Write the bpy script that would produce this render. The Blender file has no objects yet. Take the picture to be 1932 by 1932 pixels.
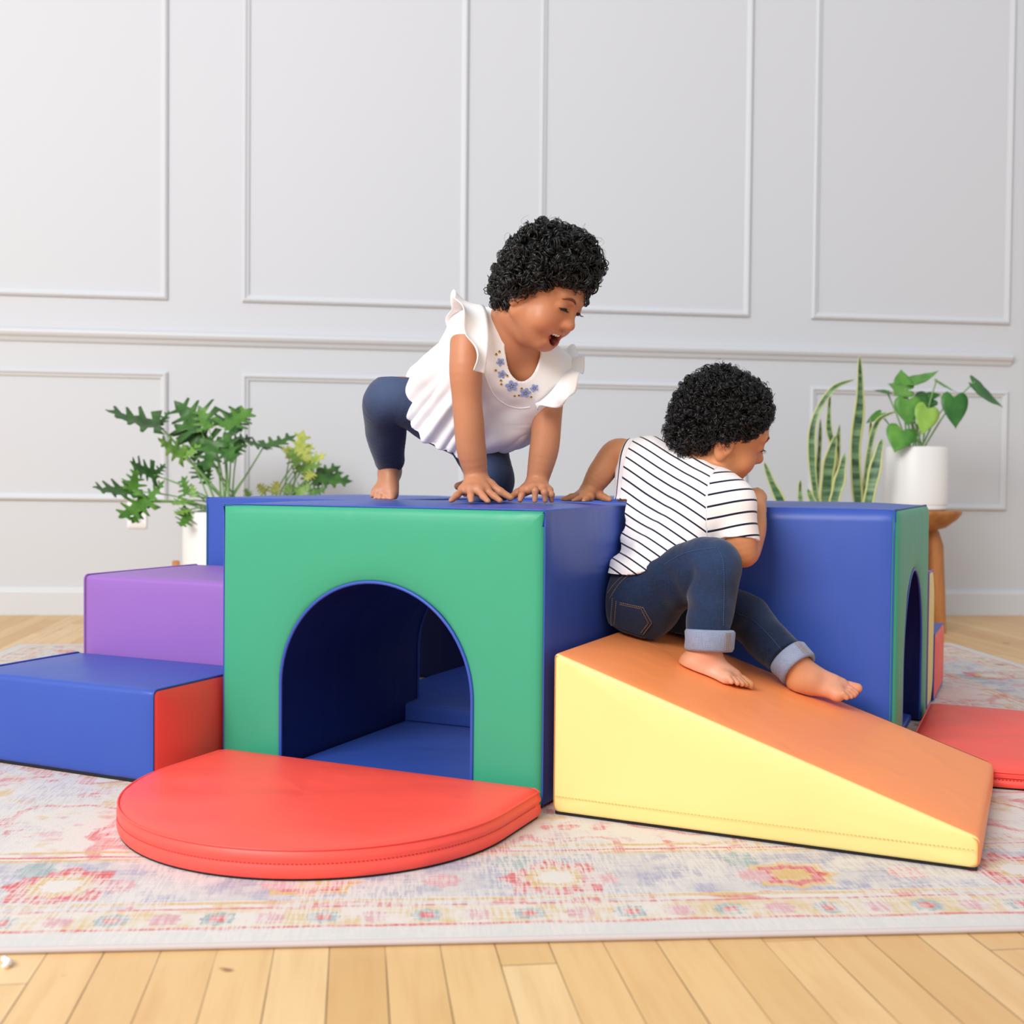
import bpy, bmesh, math, random
import numpy as np
from mathutils import Vector, Matrix
from mathutils.bvhtree import BVHTree

C = bpy.context.scene.collection
SC = bpy.context.scene

# ------------------------------------------------------------------ camera
FPX, PITCH, ROLL, HC = 2204.5, 0.0262, 0.0094, 0.5257
cr, sr, cp, sp = math.cos(ROLL), math.sin(ROLL), math.cos(PITCH), math.sin(PITCH)
CF = np.array([0, cp, -sp]); CU0 = np.array([0, sp, cp]); CR0 = np.array([1.0, 0, 0])
CR = cr * CR0 + sr * CU0
CU = cr * CU0 - sr * CR0
CAM = np.array([0, 0, HC])
cam_d = bpy.data.cameras.new('camera')
cam_d.sensor_width = 36.0
cam_d.lens = FPX / 1932 * 36.0
cam_d.clip_start = 0.05
cam_d.dof.use_dof = True
cam_d.dof.focus_distance = 2.02
cam_d.dof.aperture_fstop = 5.0
cam = bpy.data.objects.new('camera', cam_d); C.objects.link(cam)
m = Matrix.Identity(4)
for i in range(3):
    m[i][0], m[i][1], m[i][2], m[i][3] = CR[i], CU[i], -CF[i], CAM[i]
cam.matrix_world = m
SC.camera = cam

# ------------------------------------------------------------------ light
wd = bpy.data.worlds.new('daylight'); SC.world = wd; wd.use_nodes = True
bg = wd.node_tree.nodes['Background']
bg.inputs[0].default_value = (0.93, 0.96, 1.0, 1)
bg.inputs[1].default_value = 0.66

def area(name, loc, target, sx, sy, power, col=(1, 1, 1)):
    l = bpy.data.lights.new(name, 'AREA'); l.shape = 'RECTANGLE'; l.size = sx; l.size_y = sy
    l.energy = power; l.color = col
    o = bpy.data.objects.new(name, l); C.objects.link(o); o.location = loc
    d = Vector(target) - Vector(loc)
    o.rotation_euler = d.to_track_quat('-Z', 'Y').to_euler()
    return o
area('window_light_side', (-4.2, 0.6, 2.0), (0.2, 2.6, 0.7), 3.2, 2.6, 20, (1.0, 0.99, 0.985))
area('window_light_front', (-2.9, -2.2, 3.7), (0.2, 2.6, 0.3), 3.6, 2.4, 400, (1.0, 0.995, 0.985))
SC.view_settings.view_transform = 'Standard'
SC.view_settings.look = 'None'
SC.view_settings.exposure = 0.0
SC.view_settings.gamma = 1.0
SC.view_settings.use_curve_mapping = False

# ------------------------------------------------------------------ helpers
def lin(c):
    o = []
    for x in c[:3]:
        x = x / 255.0
        o.append(x / 12.92 if x <= 0.04045 else ((x + 0.055) / 1.055) ** 2.4)
    return (*o, 1.0)

def at(px, py, Y):
    """world point seen at photo pixel (px, py) at depth Y"""
    d = CF + CR * (px - 966) / FPX - CU * (py - 966) / FPX
    return CAM + d * (Y / d[1])

def tag(o, label=None, cat=None, group=None, kind=None):
    if label: o['label'] = label
    if cat: o['category'] = cat
    if group: o['group'] = group
    if kind: o['kind'] = kind
    return o

def empty(name, loc=(0, 0, 0), rz=0.0):
    o = bpy.data.objects.new(name, None); C.objects.link(o)
    o.location = loc; o.rotation_euler = (0, 0, rz); o.empty_display_size = 0.05
    return o

class MB:
    """collects geometry and links it as ONE mesh object"""
    def __init__(s): s.v = []; s.f = []; s.n = 0
    def add(s, v, f):
        v = np.asarray(v, float).reshape(-1, 3)
        s.v.append(v); s.f.extend([tuple(int(i) + s.n for i in q) for q in f]); s.n += len(v)
    def grid(s, P, cu=False, cv=False):
        P = np.asarray(P, float); a, b = P.shape[:2]; f = []
        for i in range(a if cu else a - 1):
            for j in range(b if cv else b - 1):
                i2, j2 = (i + 1) % a, (j + 1) % b
                f.append((i * b + j, i2 * b + j, i2 * b + j2, i * b + j2))
        s.add(P.reshape(-1, 3), f)
    def box(s, lo, hi):
        x0, y0, z0 = lo; x1, y1, z1 = hi
        v = [(x, y, z) for x in (x0, x1) for y in (y0, y1) for z in (z0, z1)]
        s.add(v, [(0, 1, 3, 2), (4, 6, 7, 5), (0, 4, 5, 1), (2, 3, 7, 6), (0, 2, 6, 4), (1, 5, 7, 3)])
    def tube(s, pts, r, n=8, closed=False, caps=True):
        pts = np.asarray(pts, float); k = len(pts)
        r = np.broadcast_to(np.asarray(r, float), (k,))
        if closed: tg = np.roll(pts, -1, 0) - np.roll(pts, 1, 0)
        else: tg = np.gradient(pts, axis=0)
        tg /= np.linalg.norm(tg, axis=1)[:, None] + 1e-12
        ref = np.array([0.0, 0, 1]) if abs(tg[0][2]) < .9 else np.array([1.0, 0, 0])
        a = np.cross(tg[0], ref); a /= np.linalg.norm(a)
        P = np.zeros((k, n, 3)); ph = np.arange(n) * 2 * math.pi / n
        for i in range(k):
            a = a - tg[i] * np.dot(a, tg[i]); a /= np.linalg.norm(a) + 1e-12
            b = np.cross(tg[i], a)
            P[i] = pts[i] + r[i] * (np.cos(ph)[:, None] * a + np.sin(ph)[:, None] * b)
        base = s.n
        s.grid(P, cu=closed, cv=True)
        if caps and not closed:
            s.f.append(tuple(base + j for j in range(n)))
            s.f.append(tuple(base + (k - 1) * n + j for j in reversed(range(n))))
    def lathe(s, prof, n=48, c=(0, 0, 0)):
        ph = np.arange(n) * 2 * math.pi / n
        P = np.array([[(c[0] + r * math.cos(a), c[1] + r * math.sin(a), c[2] + z) for a in ph] for r, z in prof])
        s.grid(P, cv=True)
    def build(s, name, mat, parent=None, smooth=True, sharp=None, fix=True):
        me = bpy.data.meshes.new(name)
        v = np.concatenate(s.v) if s.v else np.zeros((0, 3))
        me.from_pydata(v.tolist(), [], s.f); me.update()
        if fix:
            bm = bmesh.new(); bm.from_mesh(me)
            bmesh.ops.recalc_face_normals(bm, faces=bm.faces); bm.to_mesh(me); bm.free()
        if smooth:
            me.polygons.foreach_set('use_smooth', [True] * len(me.polygons))
            if sharp: me.set_sharp_from_angle(angle=math.radians(sharp))
        me.materials.append(mat)
        o = bpy.data.objects.new(name, me); C.objects.link(o)
        if parent:
            o.parent = parent
        return o

def smooth_path(pts, n=24, closed=False):
    """Catmull-Rom through pts"""
    p = np.asarray(pts, float); k = len(p); out = []
    segs = k if closed else k - 1
    for i in range(segs):
        if closed: a, b, c, d = p[(i - 1) % k], p[i], p[(i + 1) % k], p[(i + 2) % k]
        else: a, b, c, d = p[max(i - 1, 0)], p[i], p[i + 1], p[min(i + 2, k - 1)]
        m_ = max(2, n // segs)
        for t in np.linspace(0, 1, m_, endpoint=False):
            out.append(.5 * ((2 * b) + (c - a) * t + (2 * a - 5 * b + 4 * c - d) * t * t + (3 * b - a - 3 * c + d) * t ** 3))
    if not closed: out.append(p[-1])
    return np.array(out)

# ---- node helpers
class NT:
    def __init__(s, name):
        s.m = bpy.data.materials.new(name); s.m.use_nodes = True
        s.t = s.m.node_tree; s.b = s.t.nodes['Principled BSDF']
    def node(s, typ, **kw):
        n = s.t.nodes.new(typ)
        for k, v in kw.items(): setattr(n, k, v)
        return n
    def link(s, a, b): s.t.links.new(a, b)
    def val(s, inp, v):
        if isinstance(v, bpy.types.NodeSocket): s.link(v, inp)
        else: inp.default_value = v
    def math(s, op, a, b=0.0, c=0.0):
        n = s.node('ShaderNodeMath', operation=op)
        s.val(n.inputs[0], a); s.val(n.inputs[1], b); s.val(n.inputs[2], c)
        return n.outputs[0]
    def mix(s, fac, a, b, blend='MIX'):
        n = s.node('ShaderNodeMix', data_type='RGBA', blend_type=blend)
        s.val(n.inputs[0], fac); s.val(n.inputs[6], a); s.val(n.inputs[7], b)
        return n.outputs[2]
    def noise(s, vec, scale, detail=2.0, rough=.5, out=0, dims='3D'):
        n = s.node('ShaderNodeTexNoise', noise_dimensions=dims)
        if vec is not None: s.link(vec, n.inputs['Vector'])
        n.inputs['Scale'].default_value = scale; n.inputs['Detail'].default_value = detail
        n.inputs['Roughness'].default_value = rough
        return n.outputs[out]
    def ramp(s, fac, stops):
        n = s.node('ShaderNodeValToRGB'); e = n.color_ramp.elements
        while len(e) < len(stops): e.new(.5)
        for el, (p, c) in zip(e, stops): el.position = p; el.color = c if len(c) == 4 else (*c, 1)
        s.link(fac, n.inputs[0]); return n.outputs[0]
    def smooth(s, x, a, b):
        n = s.node('ShaderNodeMapRange', interpolation_type='SMOOTHSTEP')
        s.val(n.inputs[0], x); n.inputs[1].default_value = a; n.inputs[2].default_value = b
        return n.outputs[0]
    def coord(s, which='Object'):
        return s.node('ShaderNodeTexCoord').outputs[which]
    def xyz(s, vec):
        n = s.node('ShaderNodeSeparateXYZ'); s.link(vec, n.inputs[0]); return n.outputs
    def comb(s, x, y, z=0.0):
        n = s.node('ShaderNodeCombineXYZ')
        s.val(n.inputs[0], x); s.val(n.inputs[1], y); s.val(n.inputs[2], z); return n.outputs[0]
    def scale(s, vec, v):
        n = s.node('ShaderNodeMapping'); s.link(vec, n.inputs[0]); n.inputs['Scale'].default_value = v
        return n.outputs[0]
    def bump(s, h, strength=.2, dist=.01):
        n = s.node('ShaderNodeBump'); s.link(h, n.inputs['Height'])
        n.inputs['Strength'].default_value = strength; n.inputs['Distance'].default_value = dist
        s.link(n.outputs[0], s.b.inputs['Normal'])
    def color(s, c): s.val(s.b.inputs['Base Color'], c)
    def set(s, rough=.5, spec=.5, sheen=0.0, sss=0.0, metal=0.0):
        s.b.inputs['Roughness'].default_value = rough
        s.b.inputs['Specular IOR Level'].default_value = spec
        s.b.inputs['Metallic'].default_value = metal
        if sheen: s.b.inputs['Sheen Weight'].default_value = sheen
        if sss:
            s.b.inputs['Subsurface Weight'].default_value = sss
            s.b.inputs['Subsurface Radius'].default_value = (1.0, .35, .2)
            s.b.inputs['Subsurface Scale'].default_value = .006
        return s

def simple(name, rgb, rough=.5, spec=.5, **kw):
    t = NT(name); t.color(lin(rgb)); t.set(rough, spec, **kw); return t.m

def vinyl(name, rgb, rough=.42):
    """leatherette cover: soft creases and a fine grain"""
    t = NT(name); co = t.coord()
    n1 = t.noise(t.scale(co, (1, 1, .55)), 7.0, 2.0, .5)
    n2 = t.noise(co, 260.0, 2.0, .6)
    rot = t.node('ShaderNodeMapping'); t.link(co, rot.inputs[0])
    rot.inputs['Rotation'].default_value = (0.3, .85, .3); rot.inputs['Scale'].default_value = (14, 14, 2.2)
    n3 = t.smooth(t.noise(rot.outputs[0], 1.0, 1.0, .4), .52, .78)
    h = t.math('ADD', t.math('MULTIPLY', n1, .9), t.math('ADD', t.math('MULTIPLY', n2, .02), t.math('MULTIPLY', n3, .22)))
    t.bump(h, .32, .012)
    c = lin(rgb)
    t.color(t.mix(t.math('MULTIPLY', n1, .25), c, tuple(x * .86 for x in c[:3]) + (1,)))
    t.set(rough, .38)
    return t.m

M = {}
M['green'] = vinyl('green_vinyl', (57, 158, 121))
M['blue'] = vinyl('blue_vinyl', (52, 82, 170))
M['red'] = vinyl('red_vinyl', (252, 86, 74))
M['purple'] = vinyl('purple_vinyl', (145, 100, 180))
M['yellow'] = vinyl('yellow_vinyl', (236, 214, 138))
M['orange'] = vinyl('orange_vinyl', (255, 150, 86))
M['lining'] = vinyl('shade_darkened_lining', (18, 32, 96))  # cover blue darkened: the shade inside the tunnels is put into this colour
M['black'] = simple('black_base_cloth', (28, 30, 32), .7, .3)
M['thread_y'] = simple('yellow_thread', (205, 180, 90), .7, .2)
M['thread_r'] = simple('red_thread', (170, 35, 38), .7, .2)

RUGZ, FLZ = 0.0, -.009     # the rug's top is the level everything stands on
# frame of the play set: u runs along its front, v away from the camera
TH = 0.4255
US = np.array([math.cos(TH), -math.sin(TH), 0]); VS = np.array([math.sin(TH), math.cos(TH), 0])
OS = np.array([0.052, 1.8651, 0]); ZS = np.array([0, 0, 1.0])
W, D, H = 0.634, 0.500, 0.480
def W3(u, v, z): return OS + US * u + VS * v + ZS * z
def P3(u, v, z): return np.array([u, v, z], float)
def play(name, u, v, z): return empty(name, W3(u, v, z), -TH)   # stands in the play set's own frame

# ------------------------------------------------------------------ room
t = NT('oak_strip_floor'); co = t.coord()
mp = t.node('ShaderNodeMapping'); t.link(co, mp.inputs[0]); mp.inputs['Rotation'].default_value = (0, 0, math.radians(-7.6))
x, y, _ = t.xyz(mp.outputs[0])
xs = t.math('DIVIDE', t.math('ADD', x, 0.027), .0628)
col_id = t.math('FLOOR', xs); fx = t.math('FRACT', xs)
wn = t.node('ShaderNodeTexWhiteNoise', noise_dimensions='1D'); t.link(col_id, wn.inputs['W'])
yo = t.math('ADD', t.math('DIVIDE', y, 1.05), t.math('MULTIPLY', wn.outputs[0], 7.3))
row_id = t.math('FLOOR', yo); fy = t.math('FRACT', yo)
wn2 = t.node('ShaderNodeTexWhiteNoise', noise_dimensions='2D'); t.link(t.comb(col_id, row_id), wn2.inputs['Vector'])
tone = wn2.outputs[0]
grain = t.noise(t.comb(t.math('ADD', t.math('MULTIPLY', x, 42), t.math('MULTIPLY', tone, 60)), t.math('MULTIPLY', y, 3.2)), 1.0, 6.0, .62)
fig = t.noise(t.comb(t.math('ADD', t.math('MULTIPLY', x, 9), t.math('MULTIPLY', tone, 90)), t.math('MULTIPLY', y, 2.0)), 1.6, 3.0, .55)
base = t.ramp(tone, [(0, lin((208, 166, 112))), (.35, lin((222, 184, 132))), (.7, lin((214, 174, 120))), (1, lin((228, 194, 146)))])
base = t.mix(t.math('MULTIPLY', t.smooth(grain, .42, .72), .30), base, lin((190, 138, 82)))
base = t.mix(t.math('MULTIPLY', t.smooth(fig, .55, .75), .35), base, lin((196, 146, 90)))
spk = t.noise(co, 14.0, 1.0, .5)
base = t.mix(t.math('MULTIPLY', t.smooth(spk, .755, .775), .8), base, lin((120, 74, 40)))
gx = t.math('MINIMUM', fx, t.math('SUBTRACT', 1.0, fx)); gy = t.math('MULTIPLY', t.math('MINIMUM', fy, t.math('SUBTRACT', 1.0, fy)), 16.7)
gwide = t.noise(t.comb(t.math('MULTIPLY', col_id, 3.1), t.math('MULTIPLY', y, 4)), 1.0, 2.0, .5)
gap = t.math('SUBTRACT', 1.0, t.smooth(t.math('MINIMUM', gx, gy), .003, .019))
gap = t.math('MULTIPLY', gap, t.smooth(gwide, .25, .6))
base = t.mix(gap, base, lin((92, 60, 34)))
t.color(base); t.set(.42, .35)
t.bump(t.math('SUBTRACT', t.math('MULTIPLY', grain, .1), gap), .25, .003)
mf = t.m
b = MB(); b.box((-4.5, -3.0, -.06), (4.5, 6.0, FLZ)); tag(b.build('floor', mf, smooth=False), kind='structure')

t = NT('pale_grey_wall_paint'); t.color(lin((205, 207, 212))); t.set(.62, .25)
t.bump(t.noise(t.coord(), 90.0, 3.0, .5), .03, .002); mw = t.m
t = NT('pale_grey_trim_paint'); t.color(lin((208, 210, 214))); t.set(.45, .3); mtrim = t.m

WD = np.array([0.9969, 0.0786, 0]); WN = np.array([-0.0786, 0.9969, 0]); WO = np.array([-1.981, 4.517, 0])
def wall_pt(s, z, out=0.0): return WO + WD * s - WN * out + ZS * z * (1 - .0072 * (s - 2.0))
def wall_box(name, s0, s1, z0, z1, d0, d1, mat, kind='structure', parent=None):
    b = MB()
    P = [wall_pt(s, z, o) for s in (s0, s1) for o in (d0, d1) for z in (z0, z1)]
    b.add(P, [(0, 1, 3, 2), (4, 6, 7, 5), (0, 4, 5, 1), (2, 3, 7, 6), (0, 2, 6, 4), (1, 5, 7, 3)])
    o = b.build(name, mat, parent, smooth=False)
    if kind: tag(o, kind=kind)
    return o
wall_box('wall_back', -3.0, 6.2, -.06, 3.2, -.12, 0, mw)

def moulding(name, s0, s1, z0, z1, w=.026, d=.016):
    """picture-frame moulding: a mitred profile swept round a rectangle"""
    prof = [(0, 0), (0, d * .55), (w * .18, d * .8), (w * .32, d), (w * .5, d * .93), (w * .62, d * .6), (w * .8, d * .5), (w, d * .38), (w, 0)]
    b = MB(); rings = []
    for a, o in prof:
        rings.append([wall_pt(s0 + a, z0 + a, o), wall_pt(s1 - a, z0 + a, o), wall_pt(s1 - a, z1 - a, o), wall_pt(s0 + a, z1 - a, o)])
    b.grid(np.array(rings), cv=True)
    tag(b.build(name, mtrim, smooth=False), kind='structure')
k = 1
for s0, s1, top in [(-.75, .636, True), (.922, 1.798, True), (2.083, 2.942, True), (3.198, 4.034, True)]:
    moulding('trim_%d' % k, s0, s1, 1.207, 2.95); k += 1
    moulding('trim_%d' % k, s0, s1, .430, .930); k += 1
# chair rail and baseboard as swept profiles
def rail(name, s0, s1, prof):
    b = MB()
    P = np.array([[wall_pt(s, z, o) for z, o in prof] for s in np.linspace(s0, s1, 8)])
    b.grid(P)
    b.add(P[0], [tuple(range(len(prof)))]); b.add(P[-1], [tuple(range(len(prof)))])
    tag(b.build(name, mtrim, smooth=False), kind='structure')
rail('trim_%d' % k, -2.9, 4.04, [(1.034, 0), (1.036, .008), (1.042, .012), (1.050, .016), (1.058, .026), (1.068, .031), (1.078, .030), (1.083, .024), (1.088, .010), (1.089, 0)])
rail('baseboard_back', -2.9, 6.1, [(FLZ, 0), (FLZ, .016), (.078, .016), (.086, .013), (.090, .008), (.096, .006), (.098, 0)])

# ------------------------------------------------------------------ rug
t = NT('distressed_rug_weave'); co = t.coord()
x, y, _ = t.xyz(co)
cell = .004
wob = t.math('MULTIPLY', t.math('SUBTRACT', t.noise(co, 9.0, 2.0, .5), .5), .012)
qx = t.math('SNAP', t.math('ADD', x, wob), cell); qy = t.math('SNAP', t.math('ADD', y, wob), cell * .8)
RW, RD = 3.03, 2.44
ex = t.math('SUBTRACT', RW / 2, t.math('ABSOLUTE', qx)); ey = t.math('SUBTRACT', RD / 2, t.math('ABSOLUTE', qy))
e = t.math('MINIMUM', ex, ey)
al = t.math('ADD', t.math('MULTIPLY', qx, t.math('LESS_THAN', ey, ex)), t.math('MULTIPLY', qy, t.math('GREATER_THAN', ey, ex)))
q = t.comb(qx, qy)
blot = t.noise(q, 6.0, 4.0, .6); blot2 = t.noise(q, 17.0, 3.0, .6); blot3 = t.noise(t.scale(q, (1, 1, 1)), 34.0, 2.0, .6)
streak = t.noise(t.scale(co, (230, 22, 1)), 1.0, 2.0, .6); streak2 = t.noise(t.scale(co, (16, 260, 1)), 1.0, 2.0, .6)
white = lin((218, 209, 202)); pink = lin((206, 96, 100)); yel = lin((208, 172, 112)); lil = lin((162, 160, 180)); lpink = lin((206, 156, 162)); teal = lin((150, 166, 168))
def band(a, b_, soft=.002):
    return t.math('MULTIPLY', t.smooth(e, a - soft, a + soft), t.math('SUBTRACT', 1.0, t.smooth(e, b_ - soft, b_ + soft)))
def motif(period, centre, size, aspect=1.0, shift=0.0):
    """stepped diamond repeated along the band"""
    f = t.math('SUBTRACT', t.math('PINGPONG', t.math('ADD', al, 10 + shift), period / 2), 0.0)
    g = t.math('MULTIPLY', t.math('ABSOLUTE', t.math('SUBTRACT', e, centre)), aspect)
    d1 = t.math('ADD', f, g)
    d2 = t.math('MULTIPLY', t.math('MAXIMUM', f, g), 1.35)
    return t.math('DIVIDE', t.math('MINIMUM', d1, d2), size)
colr = white
colr = t.mix(t.math('MULTIPLY', t.smooth(blot, .46, .62), .55), colr, lil)
colr = t.mix(t.math('MULTIPLY', t.smooth(blot2, .55, .66), .75), colr, lpink)
colr = t.mix(t.math('MULTIPLY', t.smooth(t.noise(q, 11.0, 3.0, .6), .56, .66), .75), colr, yel)
colr = t.mix(t.math('MULTIPLY', t.smooth(t.noise(q, 8.3, 3.0, .7), .585, .62), .75), colr, pink)
# field scrolls
fieldm = t.math('SUBTRACT', 1.0, t.smooth(t.math('ABSOLUTE', t.math('SUBTRACT', t.noise(q, 4.2, 2.0, .5), .5)), .012, .022))
colr = t.mix(t.math('MULTIPLY', fieldm, .65), colr, pink)
# wide main border
wb = band(.130, .300)
wcol = t.mix(t.smooth(blot2, .42, .62), lin((200, 193, 192)), lil)
m1 = motif(.64, .195, .080, 1.0, .32)
wcol = t.mix(t.math('SUBTRACT', 1.0, t.smooth(m1, .93, 1.0)), wcol, pink)
wcol = t.mix(t.math('SUBTRACT', 1.0, t.smooth(m1, .55, .6)), wcol, yel)
wcol = t.mix(t.math('SUBTRACT', 1.0, t.smooth(m1, .32, .36)), wcol, white)
m2 = motif(.64, .19, .07, 1.2)
wcol = t.mix(t.math('SUBTRACT', 1.0, t.smooth(m2, .93, 1.0)), wcol, yel)
wcol = t.mix(t.math('SUBTRACT', 1.0, t.smooth(t.math('ABSOLUTE', t.math('SUBTRACT', m2, .6)), .12, .16)), wcol, pink)
m3 = motif(.21, .19, .03, 1.0, .1)
wcol = t.mix(t.math('SUBTRACT', 1.0, t.smooth(m3, .9, 1.0)), wcol, lpink)
m4 = motif(.32, .26, .03, .8, .05)
wcol = t.mix(t.math('SUBTRACT', 1.0, t.smooth(m4, .9, 1.0)), wcol, teal)
colr = t.mix(wb, colr, wcol)
# narrow yellow border with small flowers
nb = band(.040, .100)
ncol = t.mix(t.smooth(blot2, .4, .65), lin((210, 182, 134)), white)
n1_ = motif(.125, .070, .024)
ncol = t.mix(t.math('SUBTRACT', 1.0, t.smooth(n1_, .9, 1.0)), ncol, teal)
ncol = t.mix(t.math('SUBTRACT', 1.0, t.smooth(n1_, .45, .5)), ncol, pink)
n2_ = motif(.125, .070, .022, 1.0, .0625)
ncol = t.mix(t.math('SUBTRACT', 1.0, t.smooth(n2_, .9, 1.0)), ncol, lpink)
colr = t.mix(nb, colr, ncol)
for a in (.0405, .103, .310): colr = t.mix(band(a - .0028, a + .0028, .001), colr, pink)
for a in (.122, .296, .330): colr = t.mix(band(a - .004, a + .004, .001), colr, yel)
colr = t.mix(band(-.1, .036), colr, lin((206, 203, 200)))
# worn away patches and the weave
wear = t.math('ADD', t.math('MULTIPLY', t.smooth(streak, .42, .58), .60), t.math('MULTIPLY', t.smooth(streak2, .44, .60), .45))
wear = t.math('MULTIPLY', wear, t.math('ADD', .35, t.smooth(blot, .36, .6)))
wear = t.math('MINIMUM', wear, .86)
colr = t.mix(wear, colr, lin((218, 210, 204)))
weave = t.noise(t.scale(co, (330, 900, 1)), 1.0, 2.0, .6)
colr = t.mix(t.math('MULTIPLY', t.smooth(weave, .45, .7), .18), colr, lin((186, 176, 172)))
t.color(colr); t.set(.95, .1); t.bump(weave, .35, .003)
mr = t.m
RA = math.radians(4.5)
b = MB()
nx, ny = 60, 48
xs_ = np.linspace(-RW / 2, RW / 2, nx); ys_ = np.linspace(-RD / 2, RD / 2, ny)
g = np.array([[(xx, yy, .0082) for yy in ys_] for xx in xs_]); b.grid(g)
loop = [(-RW / 2, yy) for yy in ys_] + [(xx, RD / 2) for xx in xs_[1:]] + [(RW / 2, yy) for yy in ys_[::-1][1:]] + [(xx, -RD / 2) for xx in xs_[::-1][1:-1]]
b.grid(np.array([[(a_, b_, .0082), (a_ * 1.0006, b_ * 1.0006, .0045), (a_, b_, .0002)] for a_, b_ in loop]), cu=True)
ruo = b.build('rug', mr, fix=False)
rdir = np.array([math.cos(RA), math.sin(RA)]); rnrm = np.array([-rdir[1], rdir[0]])
rc = np.array([0.0, 1.340]) + rdir * (.155) + rnrm * (RD / 2)
ruo.location = (rc[0], rc[1], FLZ); ruo.rotation_euler = (0, 0, RA)
tag(ruo, 'large faded oriental rug in cream, pink, yellow and lilac under the foam play blocks', 'rug')
bnd = MB()
bnd.tube([(xx, -RD / 2 - .001, .0045) for xx in xs_], .0042, 6); bnd.tube([(xx, RD / 2 + .001, .0045) for xx in xs_], .0042, 6)
for sx in (-1, 1): bnd.tube([(sx * (RW / 2 + .001), yy, .0045) for yy in ys_], .0042, 6)
tag(bnd.build('binding', simple('rug_binding', (196, 184, 182), .95, .1), ruo), 'greyish bound edge')


# ------------------------------------------------------------------ foam blocks
def dashes(mb, pts, step=.006, ln=.0036, w=.0006, n=None):
    """stitches along a polyline"""
    pts = np.asarray(pts, float); seg = np.linalg.norm(np.diff(pts, axis=0), axis=1); L = np.r_[0, np.cumsum(seg)]
    for s in np.arange(0, L[-1] - ln, step):
        p = [np.array([np.interp(q_, L, pts[:, i]) for i in range(3)]) for q_ in (s, s + ln)]
        mb.tube(p, w, 4)

def round_poly(poly, r, n=5):
    out = []; k = len(poly)
    for i in range(k):
        p = np.array(poly[i], float); a = np.array(poly[i - 1], float) - p; c = np.array(poly[(i + 1) % k], float) - p
        la, lc = np.linalg.norm(a), np.linalg.norm(c); a /= la; c /= lc
        rr = min(r, la * .45, lc * .45)
        s, e_ = p + a * rr, p + c * rr
        for t_ in np.linspace(0, 1, n):
            out.append((1 - t_) ** 2 * s + 2 * t_ * (1 - t_) * p + t_ * t_ * e_)
    return np.array(out)

def densify(loop, step=.02):
    out = []; k = len(loop)
    for i in range(k):
        a, b_ = loop[i], loop[(i + 1) % k]; n = max(1, int(np.linalg.norm(b_ - a) / step))
        for j in range(n): out.append(a + (b_ - a) * j / n)
    return np.array(out)

def prism(root, poly, e0, e1, frame, cover, panels, r=.010, puff=.006, base=True, z_low=0.0, pipe=None, seam=None):
    """foam block: profile poly (p, z) swept along e. frame(p, e, z) -> world. panels = (mat at e0, mat at e1)"""
    loop = densify(round_poly(poly, r)); k = len(loop); cen = loop.mean(0)
    tn = np.roll(loop, -1, 0) - np.roll(loop, 1, 0); tn /= np.linalg.norm(tn, axis=1)[:, None]
    nr = np.stack([tn[:, 1], -tn[:, 0]], 1)
    if np.mean(np.sum(nr * (loop - cen), 1)) < 0: nr = -nr
    rp = np.array(poly, float)
    # distance along each edge to the nearest corner drives the puff
    dc = np.min(np.linalg.norm(loop[:, None] - rp[None], axis=2), axis=1)
    pf = puff * np.sin(np.pi / 2 * np.clip(dc / .12, 0, 1))
    pf = pf * (loop[:, 1] > z_low + .004)
    mb = MB(); es = np.r_[0, .004, .012, .03, np.linspace(.06, (e1 - e0) - .06, 10), (e1 - e0) - .03, (e1 - e0) - .012, (e1 - e0) - .004, e1 - e0]
    P = []
    for e_ in es:
        ed = min(e_, e1 - e0 - e_); w_ = math.sin(math.pi / 2 * min(1, ed / .12)); ins = -.0035 * max(0, 1 - ed / .006)
        l2 = loop + nr * (pf * w_ + ins)[:, None]
        P.append([frame(a, e0 + e_, z) for a, z in l2])
    mb.grid(np.array(P), cv=True)
    mb.build('cover', cover, root)
    for side, mat_ in ((0, panels[0]), (1, panels[1])):
        if mat_ is None: continue
        mb = MB(); rings = []
        for s in (1.0, .992, .975, .93, .85, .7, .5, .3, .12, 0.0031):
            o_ = puff * 1.1 * (1 - s ** 4) - .004 * max(0, (s - .985) / .015)
            rings.append([frame(*(cen + (q_ - cen) * (s - .003))[[0]], (e0 - o_) if side == 0 else (e1 + o_), (cen + (q_ - cen) * (s - .003))[1]) for q_ in loop])
        mb.grid(np.array(rings), cv=True)
        mb.build('side_panel', mat_, root)
        if pipe:
            mb = MB(); ee = e0 + .001 if side == 0 else e1 - .001
            mb.tube([frame(a, ee, z) for a, z in loop], .0024, 6, closed=True)
            mb.build('piping', pipe, root)
    if base:
        mb = MB(); lo = rp[:, 1].min(); xs2 = rp[np.abs(rp[:, 1] - lo) < 1e-4, 0]
        P = [frame(a, e_, z) for a in (xs2.min() + .004, xs2.max() - .004) for e_ in (e0 + .004, e1 - .004) for z in (lo - .0036, lo + .004)]
        mb.add(P, [(0, 1, 3, 2), (4, 6, 7, 5), (0, 4, 5, 1), (2, 3, 7, 6), (0, 2, 6, 4), (1, 5, 7, 3)])
        mb.build('base', M['black'], root, smooth=False)
    return loop

B0 = RUGZ + .004       # underside of the foam above the rug and base cloth

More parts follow.
